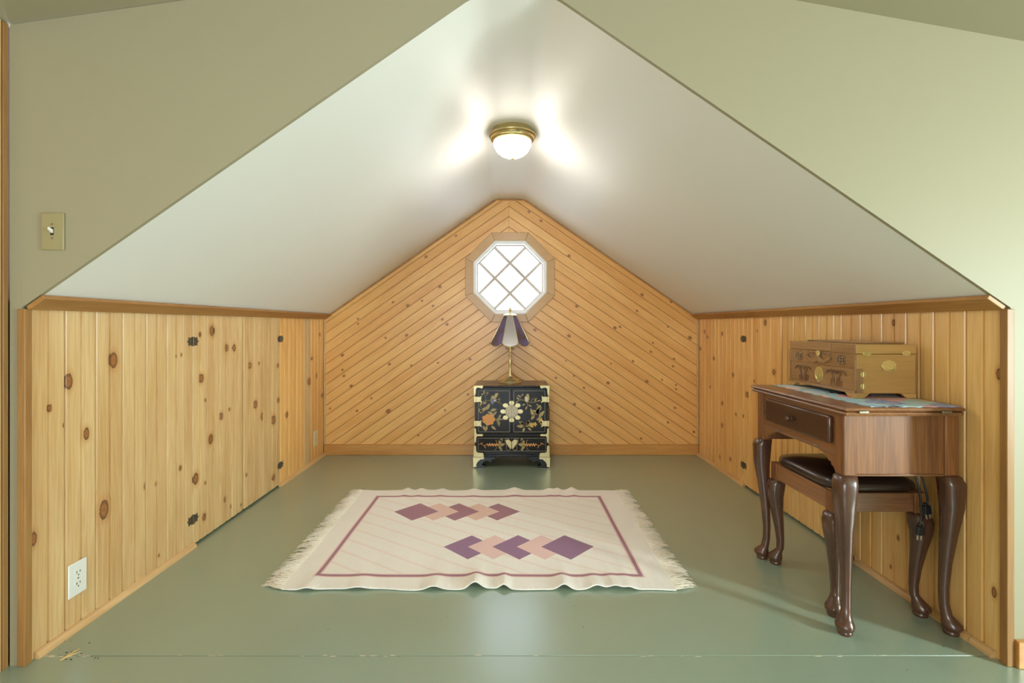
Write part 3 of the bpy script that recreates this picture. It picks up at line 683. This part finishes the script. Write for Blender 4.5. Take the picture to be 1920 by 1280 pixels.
# drawer inlay and butterfly pull
for mir in (-1, 1):
    mx_ = lambda l: [(635 + mir * (635 - a), b) for a, b in l]
    mb = MB(); 
    for k in range(11): 
        a0 = 345 + k * 14; mb.prism([cz(635 + mir * (635 - (a0 + 9 * math.cos(q))), 915 + (12 if k % 2 else -8) * .7 + (9 + (k % 3) * 3) * math.sin(q)) for q in [i * .785 for i in range(8)]], lambda a, b, t_: (a, -.002 - t_, b), .0, .0015)
    mb.build('berry_cluster', M['coral'], dw, smooth=0)
    for pts in ([(345, 915), (300, 925), (270, 905), (245, 915)], [(320, 920), (312, 945), (328, 955)], [(440, 860), (460, 875), (450, 900), (480, 915), (520, 900)], [(430, 980), (450, 965), (455, 940)], [(262, 900), (290, 895)]):
        MB().tube([(lambda p: (p[0], -.0022, p[1]))(cz(a, b)) for a, b, _ in bez([(p[0], p[1], 0) for p in mx_(pts)], 4)], .0019, 5).build('tendril', M['gold'] if pts[0][0] > 400 else M['coral'], dw)
    mb = MB()
    for l in ((480, 900, 60, 20, 50), (490, 920, 70, 20, 10), (480, 930, 60, 18, 310), (505, 880, 45, 18, 70), (520, 960, 40, 14, 240)):
        mb.prism([cz(635 + mir * (635 - a), b) for a, b in leafpts(*l)], lambda a, b, t_: (a, -.002 - t_, b), .0, .0012)
    mb.build('leaf_spray', M['gold'], dw, smooth=0)
    wing = mx_([(633, 880), (600, 850), (560, 862), (572, 900), (600, 940), (618, 966), (633, 960)])
    shape(wing, 'butterfly_pull', M['brass'], dw, .002, .009, False, .002)
    MB().tube([(lambda p: (p[0], -.003, p[1]))(cz(a, b)) for a, b, _ in bez([(p[0], p[1], 0) for p in mx_([(600, 850), (570, 842), (555, 875), (575, 930), (570, 970), (600, 985), (618, 966)])], 4)], .0022, 5).build('pull_outline', M['silver'], dw)
# ------------------------------------------------------------------ touch lamp on the chest
M['lampbrass'] = plain('polished_brass', (228, 210, 158), .26, .72)
M['lampgrey'] = NT('grey_panel_glass').fin(lin((150, 144, 140)), .25, 0., **{'Coat Weight': .4})
t = NT('purple_panel_glass'); zz = t.sep(t.coord('Object'))[2]
cg = t.mix(t.sm(t.noise(t.coord('Object'), 9., 2), .4, .65), lin((104, 94, 136)), lin((92, 78, 88))); M['lamppurple'] = t.fin(cg, .16, 0., **{'Coat Weight': .6})
LX, LYY, LZ = at(956.5, 700, 3.77)[0], 3.772, .6062
lp = thing('table_lamp', 'brass table lamp with scalloped purple and grey glass panel shade', 'lamp', (LX, LYY, LZ))
MB().lathe([(.0, 0), (.088, 0), (.089, .006), (.085, .011), (.080, .013), (.081, .018), (.070, .026), (.052, .032), (.036, .040), (.026, .052), (.022, .062), (.0, .062)], n=40).build('base', M['lampbrass'], lp)
MB().lathe([(.014, .060), (.010, .075), (.012, .085), (.008, .10), (.0075, .125), (.0125, .14), (.013, .16), (.009, .185), (.007, .20), (.011, .206), (.011, .214), (.007, .222), (.0065, .255), (.012, .262), (.012, .275), (.006, .28), (.005, .50), (.0, .50)], n=20).build('stem', M['lampbrass'], lp)
arms = MB()
for k in range(4):
    a = R(45 + 90 * k); arms.tube(bez([(0.006 * math.cos(a), .006 * math.sin(a), .27), (.03 * math.cos(a), .03 * math.sin(a), .258), (.047 * math.cos(a), .047 * math.sin(a), .268), (.05 * math.cos(a), .05 * math.sin(a), .30)], 5), .0022, 6)
arms.build('scroll_arm', M['lampbrass'], lp)
zt, zb, Rt, Rb = .522, .285, .050, .172
sh = MB().lathe([(.0, .538), (.028, .537), (.046, .530), (.054, .524), (.054, .519), (.0, .519)], n=8); shade = sh.build('lamp_shade', M['lampbrass'], lp)
for k in range(8):
    a = R(-90 + 45 * k); rad = Vector((math.cos(a), math.sin(a), 0)); tan = Vector((-rad.y, rad.x, 0))
    hw_t, hw_b = Rt * math.sin(R(22.5)), Rb * math.sin(R(22.5)); at_, ab_ = Rt * math.cos(R(22.5)), Rb * math.cos(R(22.5))
    out = [(-hw_t, 0), (-hw_b * .92, .86)] + [(hw_b * .92 * math.cos(R(q)), .86 + .14 * math.sin(R(q))) for q in (160, 140, 120, 90, 60, 40, 20)] + [(hw_b * .92, .86), (hw_t, 0)]
    def P3(h, f, off): return rad * (at_ + (ab_ - at_) * f + off) + tan * h + Vector((0, 0, zt + (zb - zt) * f))
    MB().prism(out, lambda h, f, t_: P3(h, f, t_), -.0015, .0015).build('glass_panel', M['lampgrey'] if k % 2 == 0 and k in (0, 4) else M['lamppurple'], shade, smooth=0)
    MB().tube([P3(h, f, .001) for h, f in out], .0022, 6).build('came', M['lampbrass'], shade)
    for sg in (-1, 1): MB().lathe([(.0, -.004), (.0038, -.002), (.0038, .002), (0, .004)], tuple(P3(sg * hw_b * .75, .945, .003)), 8).build('stud', M['brass'], shade)
MB().lathe([(.0, .536), (.007, .538), (.004, .546), (.010, .556), (.0115, .566), (.007, .578), (.003, .588), (0, .590)], n=16).build('finial', M['lampbrass'], lp)
cdm = plain('dark_brown_cord', (48, 34, 28), .5)
o = MB().tube(bez([(LX + .06, 3.902, .60), (LX + .2, 3.903, .56), (.27, 3.902, .50), (.318, 3.893, .42), (.330, 3.89, .33), (.318, 3.893, .26), (.27, 3.902, .22)], 8), .0028, 6).build('lamp_cord', cdm)
tag(o, 'thin dark lamp cord looping behind the lacquer chest', 'cord')
# ------------------------------------------------------------------ sewing table
WAL, WALD = (140, 92, 56), (84, 50, 30)
M['walx'] = wood('walnut_cross', WAL, WALD, src='OBJ', along=0, rough=.3, coat=.4, strength=.8)
M['waly'] = wood('walnut_long', (160, 108, 66), (100, 62, 36), src='OBJ', along=1, rough=.32, coat=.25, strength=.8)
M['walz'] = wood('walnut_upright', (160, 104, 56), (92, 52, 26), src='OBJ', along=2, rough=.5, coat=.0, strength=1.0)
M['leg'] = wood('dark_walnut_leg', (96, 60, 42), (60, 36, 26), src='OBJ', along=2, rough=.27, coat=.5, strength=.7)
M['drawerw'] = wood('burl_drawer_walnut', (88, 52, 32), (54, 30, 20), src='OBJ', along=1, rough=.26, coat=.5, strength=.8)
def cabriole(mb, x, y, ox, oy, h, k=1.0):
    prof = [(h + .004, 0, .020, 1), (h - .004, .006, .029, .9), (h - .030, .013, .033, .6), (h * .80, .014, .030, .3), (h * .64, .007, .024, .1), (h * .45, -.002, .019, 0), (h * .28, -.007, .0155, 0),
            (h * .16 + .012, -.006, .0150, 0), (.062, 0, .0165, 0), (.048, .008, .022, 0), (.036, .014, .029, 0), (.026, .015, .0295, 0), (.017, .013, .026, 0), (.0135, .012, .021, 0), (.011, .012, .023, 0), (.004, .012, .023, 0), (0, .012, .021, 0)]
    d = Vector((ox, oy)).normalized(); rings = []; n = 20
    for z, off, r, sq in prof:
        ring = []
        for i in range(n):
            a = 2 * math.pi * i / n; c_, s_ = math.cos(a), math.sin(a)
            p = 2 + 4 * sq; q = r * k / ((abs(c_) ** p + abs(s_) ** p) ** (1 / p))
            ring.append((x + d.x * off * k + q * c_, y + d.y * off * k + q * s_, z))
        rings.append(ring)
    return mb.loft(rings[::-1])
TXc, TYc = 1.34, 1.915
tb = thing('sewing_table', 'walnut sewing cabinet table with cabriole legs, drawer and folding top', 'table', (TXc, TYc, 0))
x0, x1, y0, y1 = -.205, .184, -.282, .282      # post outlines, local
ZA, ZTP = .54, .748
for lx, sx in ((x0 + .022, -1), (x1 - .022, 1)):
    for ly, sy in ((y0 + .022, -1), (y1 - .022, 1)):
        cabriole(MB(), lx, ly, sx, sy, ZA).build('leg', M['leg'], tb, smooth=50)
        MB().box(lx - .023, lx + .023, ly - .023, ly + .023, ZA, ZTP).build('corner_post', M['walz'], tb, bevel=.004)
for ly in (y0 + .008, y1 - .022): MB().box(x0 + .045, x1 - .045, ly, ly + .014, ZA + .004, ZTP).build('side_panel', M['walz'], tb)
for ly in (y0 + .003, y1 - .021): MB().box(x0 + .045, x1 - .045, ly, ly + .018, ZA - .002, ZA + .006).build('panel_edge', M['walx'], tb, bevel=.002)
MB().box(x1 - .030, x1 - .014, y0 + .045, y1 - .045, ZA + .01, ZTP).build('back_panel', M['waly'], tb)
# front apron, facing the room, with scalloped brackets
yl0, yl1 = y0 + .045, y1 - .045
MB().box(x0 + .006, x0 + .022, yl0, yl1, .606, ZTP).build('front_apron', M['waly'], tb)
MB().box(x0 - .001, x0 + .022, yl0, yl1, .600, .608).build('apron_moulding', M['waly'], tb, bevel=.002)
for sg in (-1, 1):
    prof = [(0, .601), (0, ZA + .002), (.010, ZA + .006), (.016, ZA + .016), (.026, ZA + .018), (.030, ZA + .030), (.042, ZA + .031), (.048, ZA + .040), (.060, ZA + .041), (.066, ZA + .049), (.085, ZA + .053), (.105, .601)]
    yy = yl0 if sg < 0 else yl1
    MB().prism(prof, lambda a, b, t_: (x0 + .006 + t_, yy - sg * a, b), 0, .014).build('bracket', M['waly'], tb)
dr = MB().box(x0 - .012, x0 + .008, -.222, .196, .636, .733).build('drawer', M['drawerw'], tb, bevel=.007)
MB().loft([[(x0 - .012 - q, .0 + r * math.cos(a), .682 + r * math.sin(a)) for a in [i * math.pi / 8 for i in range(16)]] for q, r in ((0, .006), (.006, .005), (.010, .009), (.016, .011), (.021, .008), (.023, .002))]).build('knob', M['leg'], dr)
for yy in (-.14, .11): MB().box(x0 - .006, x0 + .002, yy - .014, yy + .014, .6075, .611).build('catch', M['screw'], tb, bevel=.001)
# two-layer folding top with moulded edges
def topo(g, c=.028): return [(-.218 - g, -.312 - g), (.176 + g * .4, -.312 - g), (.196 + g * .3, -.312 + c - g), (.196 + g * .3, .312 - c + g), (.176 + g * .4, .312 + g), (-.218 - g, .312 + g)]
def slab(name, z0, z1, g0, g1, parent):
    zm = (z0 + z1) / 2
    return MB().loft([[(a, b, z) for a, b in topo(g)] for g, z in ((g0 - .006, z0), (g1, z0 + .004), (g1 + .002, zm), (g1, z1 - .003), (g1 - .005, z1))]).build(name, M['waly'], parent, smooth=30)
tp = slab('table_leaf_lower', .748, .762, 0, -.003, tb); tp2 = slab('table_leaf_upper', .7625, .777, 0, .001, tb)
for xx in (-.16, .115): MB().box(xx - .016, xx + .016, -.316, -.308, .7585, .766).build('hinge', M['screw'], tb, bevel=.001)
# ------------------------------------------------------------------ stool
st = thing('stool', 'walnut stool with dark brown padded seat pushed under the sewing table', 'stool', (1.338, 1.942, 0))
hx, hy = .170, .205; ZS = .372
for sx in (-1, 1):
    for sy in (-1, 1):
        lx, ly = sx * (hx - .022), sy * (hy - .022)
        cabriole(MB(), lx, ly, sx, sy, ZS).build('leg', M['leg'], st, smooth=50)
        MB().box(lx - .022, lx + .022, ly - .022, ly + .022, ZS, .447).build('corner_post', M['walz'], st, bevel=.003)
for sx in (-1, 1): MB().box(sx * (hx - .012) - .008, sx * (hx - .012) + .008, -hy + .044, hy - .044, ZS + .006, .446).build('seat_rail', M['waly'], st, bevel=.002)
for sy in (-1, 1): MB().box(-hx + .044, hx - .044, sy * (hy - .012) - .008, sy * (hy - .012) + .008, ZS + .006, .446).build('seat_rail', M['walx'], st, bevel=.002)
M['leather'] = plain('dark_brown_leather', (50, 33, 27), .30, 0., (240, .25, .001), **{'Coat Weight': .3})
rings = []
for f, z in ((.97, .448), (1.0, .456), (1.0, .468), (.97, .480), (.88, .489), (.7, .495), (.4, .499), (.05, .501)):
    ring = []
    for i in range(32):
        a = 2 * math.pi * i / 32; c_, s_ = math.cos(a), math.sin(a); p = 7; q = 1 / ((abs(c_) ** p + abs(s_) ** p) ** (1 / p)); ring.append((q * c_ * (hx - .006) * f, q * s_ * (hy - .006) * f, z))
    rings.append(ring)
MB().loft(rings).build('seat_cushion', M['leather'], st, smooth=60)
# ------------------------------------------------------------------ power cords hanging under the table
M['cord'] = plain('black_cord', (26, 25, 26), .4)
M['prong'] = plain('prong_metal', (206, 200, 184), .3, .8)
def cord(label, top, plug, tilt):
    c = thing('power_cord', label, 'cord', (plug[0], plug[1], plug[2] - .05))
    p = Vector(plug) - Vector(c.location); tpv = Vector(top) - Vector(c.location)
    MB().tube(bez([tpv, tpv.lerp(p, .35) + Vector((.006, -.01, 0)), tpv.lerp(p, .75) + Vector((.008, -.006, 0)), p + Vector((0, 0, .016))], 8), .0036, 8).build('cable', M['cord'], c)
    m = Matrix.Rotation(tilt, 3, 'Y')
    mb = MB().box(-.011, .011, -.007, .007, -.019, .012).box(-.006, .006, -.005, .005, .012, .022); mb.v = [m @ q + p for q in mb.v]; mb.build('plug', M['cord'], c, bevel=.002)
    for sx in (-1, 1):
        mb = MB().box(sx * .0063 - .0008, sx * .0063 + .0008, -.003, .003, -.036, -.019); mb.v = [m @ q + p for q in mb.v]; mb.build('prong', M['prong'], c)
cord('black power cord with its plug dangling lowest under the sewing table', (1.418, 1.700, .575), (1.441, 1.690, .335), R(4))
cord('shorter black power cord with plug tucked beside the longer one', (1.436, 1.712, .575), (1.474, 1.700, .405), R(-10))
# ------------------------------------------------------------------ patterned cloth under the box
t = NT('floral_cloth'); co = t.coord('Object')
v_ = t.n('ShaderNodeTexVoronoi'); v_.inputs['Scale'].default_value = 13.; t.t.links.new(t.mix(.08, co, t.n('ShaderNodeTexNoise').outputs[1]), v_.inputs[0])
r_ = t.n('ShaderNodeValToRGB'); cr = r_.color_ramp; cr.interpolation = 'CONSTANT'
pal = [(0, (160, 200, 222)), (.16, (240, 176, 192)), (.34, (146, 160, 206)), (.44, (240, 214, 208)), (.62, (176, 216, 230)), (.84, (66, 68, 86)), (.90, (214, 200, 166))]
cr.elements[0].color = lin(pal[0][1]); cr.elements[1].position = pal[1][0]; cr.elements[1].color = lin(pal[1][1])
for p, c in pal[2:]: e_ = cr.elements.new(p); e_.color = lin(c)
t.t.links.new(t.sep(v_.outputs['Color'])[0], r_.inputs[0])
n2 = t.noise(co, 60., 3)
M['cloth'] = t.fin(t.mix(t.sm(n2, .5, .62, 0, .45), r_.outputs[0], lin((226, 214, 196))), .8)
mb = MB(); nu, nv = 24, 40; vs2 = []; zt_ = .7775
for lay in (0, 1):
    for j in range(nv + 1):
        for i in range(nu + 1):
            a, b = i / nu, j / nv
            x = 1.212 + (1.515 - 1.212) * a; y = 1.612 + (2.205 - 1.612) * b
            if i == 0: x += .006 * math.sin(b * 60)
            if j == 0: y += .006 * math.sin(a * 34)
            vs2.append((x, y, zt_ + .0018 * lay))
m1 = (nu + 1) * (nv + 1); fs = []
for j in range(nv):
    for i in range(nu): a = j * (nu + 1) + i; q = (a, a + 1, a + nu + 2, a + nu + 1); fs += [q[::-1], tuple(m1 + k for k in q)]
eg = [i for i in range(nu + 1)] + [(j + 1) * (nu + 1) - 1 for j in range(1, nv + 1)] + [nv * (nu + 1) + i for i in range(nu - 1, -1, -1)] + [j * (nu + 1) for j in range(nv - 1, 0, -1)]
for k in range(len(eg)): a, b = eg[k], eg[(k + 1) % len(eg)]; fs.append((a, b, m1 + b, m1 + a))
o = mb.add(vs2, fs).build('table_cloth', M['cloth']); tag(o, 'colourful floral cloth spread over the sewing table top', 'cloth')
# ------------------------------------------------------------------ carved wooden box
BRX, BRXD = (200, 158, 92), (160, 118, 66)
M['boxx'] = wood('camphor_box_side', BRX, BRXD, src='OBJ', along=0, rough=.35, strength=.6)
M['boxy'] = wood('camphor_box_front', (172, 132, 88), (128, 92, 60), src='OBJ', along=1, rough=.22, strength=.6)
M['carve'] = wood('carved_relief', (136, 98, 62), (92, 62, 38), src='OBJ', along=1, rough=.3, strength=.6)
bx = thing('jewelry_box', 'carved wooden jewelry box with brass fittings on the sewing table', 'box', (1.287, 1.792, zt_ + .0022))
BD, BW, BH = .226, .42, .200       # depth in x, width in y, height
yy0, yy1 = 0, BW
MB().box(.006, BD, 0, BW, .018, .163).build('body', M['boxx'], bx, bevel=.0015)
lid = MB().box(.004, BD + .001, -.001, BW + .001, .1645, .200).build('lid', M['boxx'], bx, bevel=.002)
MB().box(.06, BD - .012, .035, BW - .035, .200, .207).build('lid_panel', M['boxy'], lid, bevel=.003)
fr_ = lambda a, b, t_: (.006 - t_, a, b)       # front, faces the room (-x); a along y
# arched flap of the lid hanging over the front
pts = [(.135, .168)] + [(.135 + .15 * k / 10, .198 + .008 * math.sin(math.pi * k / 10)) for k in range(11)] + [(.285, .168)]
MB().prism(pts, fr_, .0, .008).build('lid_flap', M['boxy'], lid, bevel=.0015)
for q in ((.002, .133), (.287, .418)): MB().prism([(q[0], .168), (q[1], .168), (q[1], .199), (q[0], .199)], fr_, .0, .005).build('lid_front', M['boxy'], lid, bevel=.001)
mb = MB()
for k in range(12): mb.lathe([(.0, -.0015), (.0018, 0), (0, .0015)], fr_(.03 + k * .033, .182, .0075 if .135 < .03 + k * .033 < .285 else .005), 6)
mb.build('nail_heads', M['blackiron'], lid)
MB().prism([(.002, .110), (.418, .110), (.418, .164), (.002, .164)], fr_, .0, .004).build('frieze', M['boxy'], bx, bevel=.001)
for a, b in ((.012, .209), (.211, .408)):
    MB().prism([(a, .028), (b, .028), (b, .108), (a, .108)], fr_, .0, .004).build('door', M['boxy'], bx, bevel=.0015)
for a, b in ((.0, .010), (.410, .42)): MB().prism([(a, .020), (b, .020), (b, .163), (a, .163)], fr_, .0, .006).build('corner_rail', M['boxy'], bx, bevel=.001)
MB().prism([(0, .016), (.42, .016), (.42, .028), (0, .028)], fr_, .0, .007).build('bottom_rail', M['boxy'], bx, bevel=.001)
# carvings
for yc in (.075, .345):
    md = MB().prism([(yc + .024 * math.cos(k * .2618), .137 + .021 * math.sin(k * .2618)) for k in range(24)], fr_, .004, .0052).build('carved_roundel', M['blackiron'], bx)
    mb = MB().tube([fr_(yc + .022 * math.cos(k * .2618), .137 + .019 * math.sin(k * .2618), .006) for k in range(25)], .0022, 6)
    for dz in (-.011, 0, .011): mb.tube([fr_(yc - .014, .137 + dz, .0065), fr_(yc + .014, .137 + dz, .0065)], .002, 5)
    for dy in (-.008, .008): mb.tube([fr_(yc + dy, .137 - .014, .0065), fr_(yc + dy, .137 + .014, .0065)], .0018, 5)
    mb.build('character_relief', M['boxy'], md)
for sg in (-1, 1):
    w_ = [(0, .124), (.02, .116), (.045, .118), (.072, .132), (.084, .145), (.074, .146), (.05, .134), (.03, .132), (.012, .142), (.0, .146)]
    MB().prism([(.21 + sg * a, b) for a, b in w_], fr_, .004, .013).build('carved_wing', M['boxy'], bx, bevel=.002)
    mb = MB()
    for k in range(3): mb.tube([fr_(.21 + sg * (.022 + .024 * k + .008 * math.cos(q)), .153 + .006 * math.sin(q), .0045) for q in [i * .5 for i in range(11)]], .0016, 5)
    mb.build('carved_scroll', M['carve'], bx)
for yc in (.105, .315):
    mb = MB(); rn = random.Random(int(yc * 1000))
    for k in range(3):
        q = yc + (k - 1) * .028
        mb.tube(bez([fr_(yc + (k - 1) * .012, .034, .004), fr_(yc + (k - 1) * .016, .060, .006), fr_(q, .092, .0055)], 5), .0026, 6)
        for a in range(-3, 4): mb.tube(bez([fr_(q, .093, .006), fr_(q + a * .006, .097 - abs(a) * .001, .0075), fr_(q + a * .0105, .090 - abs(a) * .0045, .005)], 4), [.0016] * 8 + [.0008], 5)
    for k in range(6): mb.tube([fr_(yc - .03 + k * .012, .032, .004), fr_(yc - .036 + k * .0125 + rn.uniform(-.004, .004), .050 + rn.uniform(0, .014), .0065)], .0022, 5)
    mb.build('carved_palms', M['carve'], bx)
# brass
M['fit'] = plain('bright_brass', (226, 210, 142), .28, .7)
def oval(yc, zc, ra, rb, name, t0, t1): return MB().prism([(yc + ra * math.cos(k * .2618), zc + rb * math.sin(k * .2618)) for k in range(24)], fr_, t0, t1).build(name, M['fit'], bx, bevel=.001)
lk = oval(.21, .068, .027, .033, 'lock_plate', .004, .006); MB().tube([fr_(.196, .066, .008), fr_(.203, .052, .010), fr_(.210, .048, .0105), fr_(.217, .052, .010), fr_(.224, .066, .008)], .0025, 6).build('pull', M['fit'], lk)
oval(.21, .156, .014, .012, 'clasp', .008, .0105)
MB().prism([(.203, .140), (.217, .140), (.215, .160), (.205, .160)], fr_, .0085, .011).build('clasp_tongue', M['fit'], bx)
sd = lambda a, b, t_: (a, -t_, b)      # near side, a along x
def soval(xc, zc, ra, rb, name, t0=.001, t1=.0028, wob=0): return MB().prism([(xc + ra * (1 + wob * math.cos(k * .2618 * 8)) * math.cos(k * .2618), zc + rb * (1 + wob * math.cos(k * .2618 * 8)) * math.sin(k * .2618)) for k in range(24)], sd, t0 - .001, t1).build(name, M['fit'], bx, bevel=.0006)
MB().prism([(.006, .018), (.030, .018), (.030, .110), (.006, .110)], sd, .0, .0012).build('door_return', M['boxy'], bx, bevel=.0006)
for xc, zc in ((.044, .166), (.190, .168)): 
    h = soval(xc, zc, .0155, .0105, 'lid_hinge', wob=.08); MB().tube([sd(xc - .012, zc - .001, .003), sd(xc + .012, zc - .001, .003)], .0018, 6).build('knuckle', M['fit'], h)
for zc in (.044, .088): 
    h = soval(.030, zc, .0105, .0115, 'door_hinge', wob=.08); MB().tube([sd(.030, zc - .008, .003), sd(.030, zc + .008, .003)], .0016, 6).build('knuckle', M['fit'], h)
hp = soval(.124, .122, .028, .020, 'handle_plate', wob=.05)
MB().tube(bez([sd(.102, .120, .004), sd(.101, .110, .006), (.110, -.008, .104), (.124, -.009, .102), (.138, -.008, .104), sd(.147, .110, .006), sd(.146, .120, .004)], 5), .0022, 6).build('bail_handle', M['fit'], hp)
for xa, xb in ((.0, 1), (BD, -1)):
    for ya, yb in ((0, 1), (BW, -1)):
        mb = MB()
        mb.prism([(xa, .018), (xa + xb * .055, .018), (xa + xb * .036, .002), (xa + xb * .030, 0), (xa, 0)], (lambda a, b, t_: (a, ya + yb * (t_ - .002), b)), 0, .012)
        mb.prism([(ya, .018), (ya + yb * .055, .018), (ya + yb * .036, .002), (ya + yb * .030, 0), (ya, 0)], (lambda a, b, t_: (xa + xb * (t_ - .001), a, b)), 0, .012)
        mb.build('foot', M['boxx'], bx, bevel=.001)
# ------------------------------------------------------------------ litter on the floor
spl = plain('raw_pine_splinter', (222, 186, 124), .6)
fx, fy = onfloor(130, 1230)
o = thing('wood_splinter', 'pale forked wood splinter lying on the green floor by the pine wall', 'splinter', (fx, fy, 0), R(10))
MB().tube([(-.012, -.02, .002), (-.002, .006, .003), (.008, .034, .002)], [.002, .003, .0008], 6).build('long_sliver', spl, o)
MB().tube([(-.012, -.02, .002), (.006, .002, .003), (.02, .016, .002)], [.0015, .0022, .0006], 6).build('short_sliver', spl, o)
mb = MB(); rn = random.Random(4)
for k in range(34):
    if k < 16: px, py = rn.uniform(95, 190), rn.uniform(1195, 1240)
    else: px, py = rn.uniform(420, 1850), rn.uniform(1130, 1262)
    if px < 120 and py < 1215: continue
    a, b = onfloor(px, py); r = rn.uniform(.0012, .0032) * (1 if k < 16 else .6)
    mb.lathe([(.0, .0), (r, .0002), (r * .8, r * .5), (0, r * .6)], (a, b, 0.0002), 6)
o = mb.build('floor_grit', plain('dark_grit', (64, 50, 36), .9)); tag(o, 'dark specks of grit scattered on the green floor', 'grit', kind='stuff')

# flakes of bare wood along the floor joint
mb = MB(); rn = random.Random(9)
for k in range(46):
    px = rn.choice([rn.uniform(85, 165), rn.uniform(85, 165), rn.uniform(300, 720), rn.uniform(480, 1000), rn.uniform(1000, 1800)])
    a = (px - CX) * JY / F; L = rn.uniform(.003, .014); b = JY + rn.uniform(-.004, .003); h = rn.uniform(.0006, .0018)
    mb.prism([(a - L, b), (a - L * .3, b - h), (a + L, b - h * .3), (a + L * .5, b + h)], lambda x, y, t_: (x, y, t_), .0, .0006)
o = mb.build('paint_flakes', plain('bare_wood_flake', (226, 212, 180), .7), smooth=0); tag(o, 'pale flakes along the joint in the green floor', 'flakes', kind='stuff')
for o in bpy.data.objects:
    if o.name.split('.')[0] in ('leaf_spray', 'berry_cluster', 'lettering_relief', 'nail_heads', 'carved_palms', 'character_relief', 'carved_scroll'): o['kind'] = 'stuff'
